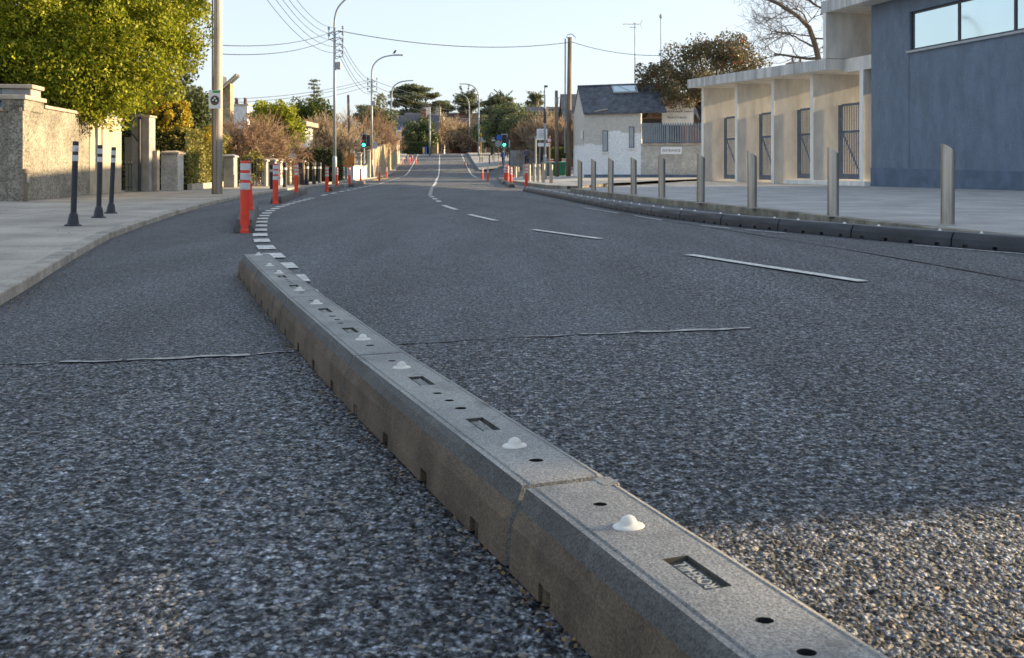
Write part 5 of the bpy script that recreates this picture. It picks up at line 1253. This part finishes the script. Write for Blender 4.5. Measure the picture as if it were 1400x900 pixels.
# bins, wall and hedge by the house
def bin_(label, px, Y, top, base, m, lid):
    x = at(px, Y); z0 = zt(base, Y); h = zt(top, Y) - z0; t = thing('wheelie_bin', label, 'bin', (x, Y, z0)); w = .26
    mb = MB(); mb.hexa([(-w * .8, 0, .06), (w * .8, 0, .06), (w * .8, .42, .06), (-w * .8, .42, .06), (-w, -.05, h - .07), (w, -.05, h - .07), (w, .55, h - .07), (-w, .55, h - .07)]); mb.obj('body', m, t, bevel=.02)
    mb = MB(); mb.hexa([(-w - .02, -.08, h - .068), (w + .02, -.08, h - .068), (w + .02, .58, h - .068), (-w - .02, .58, h - .068), (-w, -.06, h - .02), (w, -.06, h - .02), (w, .56, h + .02), (-w, .56, h + .02)]); mb.obj('lid', lid, t)
    for s_ in (-1, 1): mb = MB(); mb.tube([(s_ * w * .7, .46, .1), (s_ * w * .9, .46, .1)], .1, 12); mb.obj('wheel', 'tyre', t)
bin_('green wheelie bin right of the shorter wooden pole', 768.5, 68, 221.5, 242, 'bin_green', 'bin_green')
bin_('green wheelie bin left of the shorter wooden pole', 759.5, 68.4, 221.5, 242, 'bin_green', 'bin_grey')
bin_('grey wheelie bin between green bin and tall pole', 774, 68.6, 221.5, 242, 'bin_grey', 'bin_grey')
bin_('grey wheelie bin behind the rightmost small steel bollard', 751, 69, 222, 242, 'bin_grey', 'bin_green')
def stripe_board(label, px0, px1, Y, y0, y1):
    x = at((px0 + px1) / 2, Y); w = at(px1, Y) - at(px0, Y); z0 = gz(x, Y); t = thing('barrier_board', label, 'barrier', (x, Y, z0)); mb = MB(); mb.box(-w/2, w/2, 0, .04, zt(y1, Y) - z0, zt(y0, Y) - z0); mb.obj('board', 'sign_white', t)
    mb = MB(); h = zt(y0, Y) - zt(y1, Y); mb.box(-w/2, w/2, -.012, -.003, zt(y1, Y) - z0 + h * .35, zt(y0, Y) - z0 - h * .25); mb.obj('red_stripe', 'sign_red', t)
    for s_ in (-1, 1): mb = MB(); mb.tube([(s_ * w * .4, .06, 0), (s_ * w * .4, .06, zt(y0, Y) - z0)], .025, 6); mb.obj('leg', 'galv', t)
stripe_board('red and white barrier board between tall pole and green bin', 768, 776, 70, 217, 221)
stripe_board('red and white barrier board left of the bright green hedge', 749, 757, 71, 217.5, 222)
xw = at(715, 101)
t = thing('grey_wall', 'long grey garden wall behind the people across the junction', 'wall', (0, 0, 0))
wall_poly('wall', [(at(697, 104), 104, 0, zt(205.5, 104)), (at(742, 102), 102, 0, zt(205.5, 102)), (at(772, 84), 84, 0, zt(206, 84))], .3, 'grey_render', t)
hedge('round_green_hedge', 'bright green rounded hedge behind the wooden poles', (0, 1.1, 0, 5, 0, zt(202.5, 76) - zt(224, 76) + .6), 0, (at(757, 76), 76, zt(224, 76) - .6), 9000, .06, 'leaf_mid')

# ------------------------------------------------------------------ people
def person(label, x, y, z, h, top, bottom, face=0., stride=.35, arm=.5, hair='hair', hood=False):
    t = thing('person', label, 'person', (x, y, z), face); s = h / 1.75
    V = {'pel': (0, 0, .95), 'waist': (0, -.01, 1.10), 'chest': (0, -.03, 1.33), 'neck': (0, -.04, 1.49), 'head': (0, -.06, 1.60), 'crown': (0, -.05, 1.70)}
    E = [('pel', 'waist'), ('waist', 'chest'), ('chest', 'neck'), ('neck', 'head'), ('head', 'crown')]
    rad = {'pel': .145, 'waist': .135, 'chest': .16, 'neck': .058, 'head': .092, 'crown': .07}
    for sd, k in ((-1, 'l'), (1, 'r')):
        st = stride * sd
        V.update({k + 'hip': (.09 * sd, 0, .9), k + 'kne': (.10 * sd, -st * .5 - .05, .50), k + 'ank': (.10 * sd, -st * .62 + (.12 if sd < 0 else 0), .09 + (.08 if sd < 0 else 0)), k + 'toe': (.11 * sd, -st * .62 - .15 + (.12 if sd < 0 else 0), .04 + (.04 if sd < 0 else 0)),
                  k + 'sho': (.18 * sd, -.03, 1.41), k + 'elb': (.25 * sd, .06 + st * .3, 1.15), k + 'wri': (.19 * sd, -.14 * arm + st * .35 - .08, 1.0 + .14 * arm), k + 'han': (.16 * sd, -.22 * arm + st * .35 - .1, 1.0 + .17 * arm)})
        E += [('pel', k + 'hip'), (k + 'hip', k + 'kne'), (k + 'kne', k + 'ank'), (k + 'ank', k + 'toe'), ('chest', k + 'sho'), (k + 'sho', k + 'elb'), (k + 'elb', k + 'wri'), (k + 'wri', k + 'han')]
        rad.update({k + 'hip': .10, k + 'kne': .068, k + 'ank': .045, k + 'toe': .042, k + 'sho': .068, k + 'elb': .05, k + 'wri': .033, k + 'han': .04})
    ks = list(V); me = bpy.data.meshes.new('body'); me.from_pydata([tuple(c * s for c in V[k]) for k in ks], [(ks.index(a), ks.index(b)) for a, b in E], [])
    o = bpy.data.objects.new('body', me); COL.objects.link(o); o.parent = t
    o.modifiers.new('skin', 'SKIN'); sv = me.skin_vertices[0].data
    for i, k in enumerate(ks): sv[i].radius = (rad[k] * s * (1.25 if k in ('chest', 'waist', 'pel') else 1), rad[k] * s); sv[i].use_root = k == 'pel'
    ss = o.modifiers.new('sub', 'SUBSURF'); ss.levels = ss.render_levels = 2
    bpy.context.view_layer.update(); baked(o); me = o.data; me.materials.clear()
    for m_ in (top, bottom, 'skin', 'cloth_black'): me.materials.append(M[m_])
    hands = [Vector(V[k]) * s for k in ('lhan', 'rhan')]
    for p in me.polygons:
        c = p.center; z_ = c.z / s
        p.material_index = 2 if z_ > 1.49 or min((c - q).length for q in hands) < .07 * s else (0 if z_ > .93 else (3 if z_ < .1 else 1)); p.use_smooth = True
    mb = MB(); mb.lathe([(.02, -.02), (.098, .0), (.105, .05), (.085, .1), (.03, .125)], 14, (0, -.035 * s, 1.655 * s)); mb.obj('hair', hair, t, smooth=True)
    return t
gy = lambda x, y: float(terrain(y)) + side(x, y) + .02
for px, Y, lab, tp_, bt, f_, st_, hp_ in ((720.3, 96, 'person in a blue jumper and dark trousers jogging towards the camera', 'cloth_blue', 'cloth_navy', 0, .35, 'hair'),
        (740.8, 97, 'person in black walking behind the empty sign post', 'cloth_black', 'cloth_black', .9, .3, 'cloth_black'),
        (688.3, 97, 'person in a blue top half hidden behind the right traffic light', 'cloth_blue', 'cloth_navy', -.6, .25, 'hair')):
    x = at(px, Y); person(lab, x, Y, zt(228.5 if px != 688.3 else 230, Y), 1.75, tp_, bt, f_, st_, .9, hp_)

# ------------------------------------------------------------------ trees and houses further off
def T_(px, Y): return at(px, Y), Y
# reddish tree over the entrance
t = leaf_tree('rusty_tree', 'broad olive and rust-leaved tree with red berries beside the concrete canopy', at(965, 64), 64, .1, (at(968, 63), 63.2, zt(98, 63)), (4.1, 2.6, 2.2), 110, .58, 105, .085, 'leaf_rust', shell=.45, low=-.75, trunk=.22, limbs=40)
Cb = [];
for c_, r_, k in (((at(900, 61), 61, zt(108, 61)), (1.5, 1.2, 1.2), 34), ((at(928, 60), 59.6, zt(132, 60)), (1.1, .8, .75), 22), ((at(950, 60), 60, zt(120, 60)), (1.2, .9, 1.1), 26), ((at(985, 62), 62, zt(72, 62)), (2.0, 1.5, 1.0), 40)):
    a_, _c = crown_points(np.array(c_) - np.array(t.location), r_, k, .36, 100, .4, -1); Cb.append(a_)
v, f = leaves(np.concatenate(Cb), .075); np_obj('drooping_branches', v, f, 'leaf_rust', t)
allp = np.concatenate(Cb); bi = rng.choice(len(allp), 420); v, f = leaves(allp[bi] + rng.normal(size=(420, 3)) * .05, .055, .9); o = np_obj('berries', v, f, 'berry', t); o['kind'] = 'stuff'
# bare tree behind the canopy: limbs follow the photograph
Yb = 78; xb = at(1124, Yb); t = thing('bare_tree', 'large leafless tree reaching left above the concrete canopy', 'tree', (xb, Yb, 0))
def Q(px, py, dy=0): return Vector((at(px, Yb) - xb, dy, zt(py, Yb)))
limbs = [([Q(1128, 230), Q(1124, 110), Q(1119, 78), Q(1110, 46), Q(1103, 36, -.3), Q(1085, 22, -.6), Q(1067, 10, -.5), Q(1045, -4, 0), Q(1020, -22, .4)], .27, .09),
         ([Q(1119, 80), Q(1104, 80, .3), Q(1085, 76, .6), Q(1062, 72, .8)], .13, .07), ([Q(1112, 64), Q(1095, 57, -.3), Q(1082, 50, -.5), Q(1065, 46, -.7), Q(1046, 49, -.6)], .085, .03),
         ([Q(1109, 50), Q(1090, 46, .4), Q(1075, 42, .6), Q(1060, 44, 1)], .06, .02), ([Q(1105, 38), Q(1103, 22, .3), Q(1095, 12, .5), Q(1084, 10, .6), Q(1076, 15, .6)], .07, .025),
         ([Q(1104, 32), Q(1115, 22, .4), Q(1128, 18, .7)], .05, .02), ([Q(1113, 52), Q(1126, 55, -.4), Q(1135, 60, -.6), Q(1150, 66, -.8)], .075, .03), ([Q(1119, 76), Q(1124, 62, .3), Q(1131, 70, .5), Q(1134, 79, .6)], .05, .02),
         ([Q(1170, 40), Q(1140, 14, 1), Q(1120, 3, 1.2), Q(1100, -12, 1.4)], .12, .05)]
mb = MB(); tw = MB()
for pts, ra, rb_ in limbs:
    sm = smooth_line([(p.x, p.z) for p in pts], 1); n_ = len(sm); yy = [pts[min(len(pts) - 1, int(i / n_ * len(pts)))].y for i in range(n_)]
    sm = [Vector((p.x, y_, p.y)) for p, y_ in zip(sm, yy)]; mb.tube(sm, [ra + (rb_ - ra) * i / (n_ - 1) for i in range(n_)], 7)
    for k in range(9 if ra > .06 else 6):
        s_ = random.uniform(.25, 1.); i = min(n_ - 2, int(s_ * n_)); q = sm[i].lerp(sm[i + 1], random.random())
        if q.z < 7.5: continue
        d = (sm[i + 1] - sm[i]).normalized(); nd = (d * .6 + Vector((random.gauss(0, .6), random.gauss(0, .4), random.gauss(.15, .6)))).normalized()
        branch(tw, q, nd, random.uniform(1.0, 2.2), .035, 3, .55, .1, 3, .2, 4, .009)
mb.obj('trunk', 'bark', t); tw.obj('twigs', 'twig_dark', t)
gable_house('brick_house', 'grey house with terracotta chimney pots behind the leafless tree', at(1094, 90), 90, 0, 8, 7, 6.2, 8.6, 'white_wall', 'slate', 0, (), [(0.0, 1.2, 1.4, 1.5, 'grey_render')])
# aerials
def mast(label, px, top, Y, yagi):
    x = at(px, Y); t = thing('aerial_mast', label, 'aerial', (x, Y, 5.5), 0); h = zt(top, Y) - 5.5; mb = MB(); mb.tube([(0, 0, -1), (0, 0, h)], .03, 6); mb.obj('mast', 'galv', t)
    if yagi:
        mb = MB(); mb.tube([(-.75, 0, h - .1), (.35, 0, h - .1)], .014, 5)
        for k in range(7): mb.tube([(-.7 + k * .15, -.28, h - .1), (-.7 + k * .15, .28, h - .1)], .009, 4); mb.tube([(-.7 + k * .15, 0, h - .1), (-.7 + k * .15, 0, h - .0)], .009, 4)
        mb.tube([(.35, 0, h - .1), (.45, 0, h + .15)], .02, 5); mb.tube([(.35, 0, h - .1), (.45, 0, h - .35)], .02, 5); mb.tube([(-.35, 0, h - .3), (.1, 0, h - .3)], .02, 5); mb.obj('aerial', 'galv', t)
    else:
        mb = MB(); mb.lathe([(.05, h - .2), (.09, h - .12), (.09, h + .0), (.03, h + .08)], 8); mb.obj('aerial', 'sign_grey', t)
mast('spiky television aerial on a mast above the white house', 868, 31, 64, True)
mast('plain thin mast with a small head above the reddish tree', 903.5, 21, 64, False)
# left background
t = thing('conifer_tree', 'sparse dark conifer with level branches left of the first lamp', 'tree', (at(429, 78), 78, .05)); mb = MB(); hh = zt(110, 78); mb.tube([(0, 0, -.2), (0, 0, hh)], [.16, .02], 7); mb.obj('trunk', 'bark', t); Cs = []
for z in np.linspace(2.6, hh - .1, 17):
    L_ = (hh - z) * .34 + .25
    for k in range(6):
        a = random.uniform(0, 6.28); n_ = int(26 * L_ + 8); s_ = rng.uniform(.25, 1, n_)[:, None]; Cs.append(np.array([[math.cos(a), math.sin(a), .16]]) * s_ * L_ + np.array([0, 0, z]) + rng.normal(size=(n_, 3)) * np.array([.09, .09, .04]))
v, f = leaves(np.concatenate(Cs), .09, .35); np_obj('crown', v, f, 'leaf_cypress', t)
leaf_tree('evergreen_tree', 'yellow-green bushy tree below the sparse conifer', *T_(424, 70), .05, (at(424, 70), 70, zt(160, 70)), (1.7, 1.3, 1.2), 40, .5, 130, .09, 'leaf_mid', core=.6)
bt = [(447, 62, 150, 'leafless brown tree just left of the first lamp'), (432, 66, 160, 'pale leafless tree behind the boxed hedge'), (466, 92, 150, 'leafless brown tree just right of the first lamp'), (487, 100, 148, 'leafless brown tree behind the thin leaning pole'),
      (503, 112, 146, 'leafless brown tree behind the left traffic light'), (412, 64, 165, 'low leafless tree above the white house roof'), (458, 84, 158, 'leafless reddish tree behind the first lamp'), (517, 104, 140, 'taller leafless tree right of the second lamp')]
for i, (px, Y, top, lab) in enumerate(bt):
    x, y = T_(px, Y); bare_tree('bare_tree', lab, x, y, .05, zt(top, Y), 'twig' if i % 3 else 'twig_pale', 5, 4, .18, .55, .3, .1, minr=.016, stems=2)
leaf_tree('ivy_tree', 'ivy-clad dark tree between the second lamp and the left cypress', *T_(519, 112), .3, (at(519, 112), 112, zt(160, 112)), (2.0, 2, 2.2), 40, .7, 110, .13, 'leaf_cypress', shell=.4)
# layered cypresses
def cypress(label, px, Y, base, blobs, m='leaf_cypress', spiky=False):
    x = at(px, Y); t = thing('cypress_tree', label, 'tree', (x, Y, float(terrain(Y)))); Cs = []; tb = MB(); z0 = t.location.z
    tb.tube([(0, 0, -.3), (0, 0, 5), (.2, 0, 9)], [.6, .5, .3], 8)
    for bx, by, w, h in blobs:
        c = np.array([at(bx, Y) - x, rng.uniform(-2, 2), zt(by, Y) - z0]); r = np.array([w * Y / 1400, w * Y / 1400 * .8, h * Y / 1400])
        k = int(12 + w * 2.0)
        for _ in range(k):
            d = rng.normal(size=3); d /= np.linalg.norm(d); p = c + d * r * rng.uniform(.35, 1); rr = rng.uniform(.5, 1.1)
            q = clump_points(p, (rr * 1.25, rr * 1.1, rr * .42), 75, .2); q[:, 2] += .22 * (np.abs(q[:, 0] - c[0]) / (r[0] + .1)); Cs.append(q)
        tb.tube([(.1, 0, max(2., c[2] * .5)), tuple(c * np.array([.6, .6, .85])), tuple(c)], [.3, .18, .05], 6)
        if spiky:
            for _ in range(7):
                a = rng.uniform(-.9, 1.4); s0 = c + np.array([rng.uniform(-.6, .6) * r[0], 0, r[2] * .5]); L_ = rng.uniform(1.5, 3.2); s_ = rng.uniform(0, 1, 80)[:, None]
                Cs.append(s0 + np.array([[math.sin(a), 0, math.cos(a) * .8]]) * s_ * L_ + rng.normal(size=(80, 3)) * .22 * (1.1 - s_))
    v, f = leaves(np.concatenate(Cs), .19, .45, flat=.4); np_obj('crown', v, f, m, t); tb.obj('trunk', 'bark', t); return t
cypress('broad layered cypress at the left of the road end', 562, 205, 210, [(560, 121, 20, 5), (575, 124, 12, 3), (545, 128, 12, 6), (562, 133, 30, 6), (588, 131, 10, 4), (552, 142, 22, 6), (580, 146, 16, 5), (565, 153, 26, 5), (604, 145, 12, 5), (555, 160, 18, 5)])
cypress('shorter cypress shoulder just right of the broad layered cypress', 606, 215, 210, [(604, 143, 9, 5), (612, 149, 8, 4), (600, 153, 12, 5)])
cypress('shaggy cypress behind the curved right-hand lamps', 640, 215, 205, [(640, 133, 13, 4), (634, 140, 12, 5), (648, 143, 14, 5), (638, 150, 12, 5)], spiky=True)
cypress('shaggy wide cypress right of the curved lamps', 682, 210, 205, [(684, 137, 18, 4), (672, 141, 12, 5), (694, 145, 14, 5), (680, 151, 20, 6), (665, 155, 9, 5)], spiky=True)
cypress('dark narrow evergreen top left of the slim straight lamp', 732, 150, 205, [(733, 135, 4, 6), (731, 144, 7, 6), (735, 153, 8, 5)])
cypress('dark evergreen screen at the left end of the skyline', 500, 190, 205, [(498, 150, 8, 6), (508, 155, 9, 6), (490, 160, 8, 6)])
# crest of the road
hedge('dark_hedge', 'dark clipped hedge at the crest of the road', (0, 4.2, 0, 2, 0, 1.8), 0, (at(551, 158), 158, 3.0), 9000, .1, 'leaf_dark')
leaf_tree('dark_bush', 'big dark spreading evergreen bush left of the white pole at the crest', *T_(574, 165), 3.1, (at(573, 165), 165, zt(187, 165)), (3.2, 2.5, 3.0), 60, .8, 130, .16, 'leaf_dark', core=.7, cat='bush')
for px, Y, top, lab, m_ in ((601, 172, 152, 'leafless tan tree right of the white crest pole', 'twig_pale'), (616, 176, 154, 'leafless tan tree in the middle of the road end', 'twig_pale'), (628, 178, 158, 'dark leafless tree left of the far right lamps', 'twig_dark'), (592, 185, 160, 'leafless tree behind the white crest pole', 'twig'),
                         (538, 185, 158, 'leafless pinkish tree below the broad cypress', 'twig')):
    x, y = T_(px, Y); bare_tree('bare_tree', lab, x, y, 3.2, zt(top, Y) - 3.2, m_, 5, 4, .12, .6, .2, .12, minr=.035, stems=3)
gable_house('blue_roof_house', 'house with steep slate roof and pale windows behind the yellow sign', at(548, 168), 168, 3., 12, 8, 3.3, 6.6, 'tan_wall', 'slate', 0, [(-2.4, 1.9, .7, 1.6), (.9, 1.9, .7, 1.6), (2.2, 1.9, .7, 1.6)], [(3.5, 3, .9, 1.0, 'brick')])
gable_house('white_gable_house', 'white chimneyed house peeping above the dark crest bush', at(578, 182), 182, 3.3, 7, 7, 5.4, 7.4, 'white_wall', 'slate', 0, [(0, 4, .8, 1.1)], [(.6, 2, 1.1, 1.0, 'white_wall'), (2.6, 2, .9, 1.0, 'smooth_wall')])
gable_house('red_roof_house', 'long red-brown roofed house across the road end', at(618, 215), 215, 3.3, 20, 9, 5.6, 9.2, 'brick', 'tile_brown', 0, [(-5, 4, 1, 1.2), (0, 4, 1, 1.2)], [(2, 4.5, 1.2, .9, 'brick')])
gable_house('dark_roof_house', 'dark-roofed gabled house with white barge board behind the right lamps', at(657, 178), 178, 3.2, 10.5, 9, 2.2, 6.4, 'brick', 'tile_brown', 0, [(-2.5, 1.2, 1.6, 1.2), (2.2, 1.2, 1.4, 1.2)], (), along='x')
t = thing('porch_gable', 'steep dark gable with pale barge boards right of the curved lamp', 'house', (at(668, 172), 172, 3.2)); mb = MB(); mb.add([(-1.8, 0, 0), (1.8, 0, 0), (1.8, 0, 3), (0, 0, 5.6), (-1.8, 0, 3), (-1.8, 5, 0), (1.8, 5, 0), (1.8, 5, 3), (0, 5, 5.6), (-1.8, 5, 3)], [(0, 1, 2, 3, 4), (1, 6, 7, 2), (5, 0, 4, 9), (2, 7, 8, 3), (3, 8, 9, 4), (6, 5, 9, 8, 7)]); mb.obj('wall', 'tile_brown', t)
mb = MB()
for s_ in (-1, 1): mb.hexa([(s_ * 2.1, -.1, 2.5), (0, -.1, 5.65), (0, -.02, 5.65), (s_ * 2.1, -.02, 2.5), (s_ * 2.1, -.1, 2.95), (0, -.1, 6.1), (0, -.02, 6.1), (s_ * 2.1, -.02, 2.95)])
mb.obj('barge_board', 'smooth_wall', t)
mb = MB(); mb.box(-.5, .5, -.03, -.003, 1.0, 2.3); mb.obj('window', 'glass_dark', t)
for px, Y, c_, r_, lab, m_ in ((700, 118, 176, (3.4, 2.5, 2.9), 'large dark evergreen bush behind the right traffic light', 'leaf_dark'), (722, 112, 184, (3.2, 2.4, 2.4), 'dark bush above the grey wall behind the jogging person', 'leaf_dark'), (673, 150, 189, (2.2, 2, 1.6), 'yellow-green shrub left of the right traffic light', 'leaf_mid'),
                              (688, 140, 178, (2.8, 2, 2.4), 'mid green evergreen above the octagonal sign', 'leaf_cypress'), (662, 160, 178, (1.8, 2, 2.0), 'dull green bush between the dark gables', 'leaf_cypress'), (752, 104, 186, (2.6, 2.4, 2.6), 'dark bush behind the white notice board', 'leaf_dark')):
    x, y = T_(px, Y); leaf_tree('evergreen_bush', lab, x, y, float(terrain(Y)), (x, y, zt(c_, Y)), r_, 55, .75, 120, .13, m_, core=.7, cat='bush')
for px, Y, top, lab, m_ in ((741, 100, 146, 'fan-shaped leafless golden tree behind the notice board', 'twig_pale'), (757, 96, 150, 'leafless golden tree behind the wooden poles', 'twig_pale'), (728, 108, 152, 'leafless golden tree left of the slim straight lamp', 'twig'), (712, 125, 160, 'leafless golden tree top above the dark bushes', 'twig_pale'), (772, 92, 158, 'leafless tree between tall pole and white house', 'twig'), (700, 150, 158, 'leafless tree before the shaggy wide cypress', 'twig_pale')):
    x, y = T_(px, Y); bare_tree('bare_tree', lab, x, y, .8, zt(top, Y) - .8, m_, 5, 5, .12, .5, .32, .1, minr=.02, stems=3)
gable_house('slate_house', 'slate roof with brick chimney left of the white house', at(783, 120), 120, .5, 12, 8, 5.4, 7.6, 'grey_render', 'slate', 0, (), [(-.2, 2, 1.1, 1.0, 'brick')])
t = gable_house('brick_house', 'house behind the white house showing only ridge chimneys', at(868, 100), 100, .3, 14, 8, 5.2, 7.9, 'brick', 'slate', 0, (), [(-2.4, 2, .9, .4, 'brick'), (-.7, 2, .5, .4, 'tan_wall')])
# distant roofline of trees that closes the horizon
v, f = [], []; Cs = []
for i in range(210):
    a = i / 209; x = -190 + 330 * a; y = 330 + 30 * math.sin(i * 1.7); hgt_ = 5.0 + 2.6 * math.sin(i * .37) + random.uniform(0, 3)
    Cs.append(clump_points((x, y, 3.3 + hgt_ * .4), (3.2, 3, hgt_ * .62), 90, .5))
v, f = leaves(np.concatenate(Cs), .6, .6); o = np_obj('distant_trees', v, f, foliage('far_tree_leaf', (.07, .06, .035), (.11, .09, .05), (.14, .11, .06), .1)); o['kind'] = 'stuff'
# garden ground left, so that no footway runs under the houses
mb = MB(); mb.add([(-60, 22.9, .085), (-11.0, 22.9, .085), (-11.9, 31.2, .085), (-60, 31.2, .085)], [(0, 1, 2, 3)]); struct(mb.obj('garden_ground', 'soil'))
# van and far post box
t = thing('parked_van', 'small pale van parked at the far right of the crest', 'van', (at(645, 235), 235, 3.37)); w = .95
mb = MB(); mb.box(-w, w, 0, 4.2, .3, 1.0); mb.hexa([(-w, .1, 1.002), (w, .1, 1.002), (w, 4.2, 1.002), (-w, 4.2, 1.002), (-w * .86, .7, 1.85), (w * .86, .7, 1.85), (w * .9, 4.1, 1.9), (-w * .9, 4.1, 1.9)]); mb.obj('body', 'car_white', t, bevel=.06)
mb = MB(); mb.hexa([(-w * .82, .12, 1.08), (w * .82, .12, 1.08), (w * .82, .2, 1.08), (-w * .82, .2, 1.08), (-w * .72, .55, 1.7), (w * .72, .55, 1.7), (w * .72, .62, 1.7), (-w * .72, .62, 1.7)]); mb.obj('windscreen', 'glass_dark', t)
for s_ in (-1, 1):
    mb = MB(); mb.box(s_ * .7 - .14, s_ * .7 + .14, -.03, -.002, .68, .86); mb.obj('headlight', 'glass', t)
    for y_ in (.8, 3.3): mb = MB(); mb.tube([(s_ * .95 - .1, y_, .32), (s_ * .95 + .1, y_, .32)], .32, 14); mb.obj('wheel', 'tyre', t)
t = thing('roadside_box', 'tiny blue and yellow roadside box at the crest by the dark hedge', 'box', (at(580.5, 157), 157, 2.95)); mb = MB(); mb.box(-.3, .3, 0, .4, 0, 1.1); mb.obj('body', 'sign_blue', t, bevel=.03); mb = MB(); mb.box(-.28, -.02, -.02, -.003, .1, 1.0); mb.obj('panel', 'sign_yellow', t)

# ------------------------------------------------------------------ light, sky, camera
EL, AZ = R(14.2), R(79)                   # azimuth measured from +Y towards +X
sv = Vector((math.cos(EL) * math.sin(AZ), math.cos(EL) * math.cos(AZ), math.sin(EL)))
sun = bpy.data.lights.new('sun', 'SUN'); sun.energy = 3.9; sun.angle = R(.5); sun.color = (1., .74, .42)
so = bpy.data.objects.new('sun', sun); COL.objects.link(so); so.rotation_euler = sv.to_track_quat('Z', 'Y').to_euler()
w = bpy.data.worlds.new('World'); sc.world = w; w.use_nodes = True; nt = w.node_tree
sky = nt.nodes.new('ShaderNodeTexSky'); sky.sky_type = 'NISHITA'; sky.sun_disc = False; sky.sun_elevation = EL; sky.sun_rotation = AZ; sky.air_density = .8; sky.dust_density = 2.0; sky.ozone_density = 1.2
gm = nt.nodes.new('ShaderNodeGamma'); gm.inputs['Gamma'].default_value = .36; nt.links.new(sky.outputs[0], gm.inputs['Color']); vm = nt.nodes.new('ShaderNodeVectorMath'); vm.operation = 'MULTIPLY'; vm.inputs[1].default_value = (1.28, 1.34, 1.42); nt.links.new(gm.outputs[0], vm.inputs[0]); nt.links.new(vm.outputs[0], nt.nodes['Background'].inputs[0]); nt.nodes['Background'].inputs[1].default_value = .15
cam = bpy.data.cameras.new('camera'); co = bpy.data.objects.new('camera', cam); COL.objects.link(co); sc.camera = co
co.location = (0, 0, CAM); co.rotation_euler = (R(90), 0, 0); cam.sensor_width = 36; cam.lens = 36; cam.shift_y = -220 / 1400; cam.clip_start = .05; cam.clip_end = 6000
cam.dof.use_dof = True; cam.dof.focus_distance = 3.6; cam.dof.aperture_fstop = 13
sc.view_settings.view_transform = 'Standard'; sc.view_settings.look = 'None'; sc.view_settings.gamma = 1; sc.view_settings.use_curve_mapping = False
sc.view_settings.exposure = 1.76
sc.cycles.max_bounces = 6; sc.cycles.diffuse_bounces = 4; sc.cycles.glossy_bounces = 3; sc.cycles.transparent_max_bounces = 8; sc.cycles.sample_clamp_indirect = 6
sc.cycles.use_denoising = True
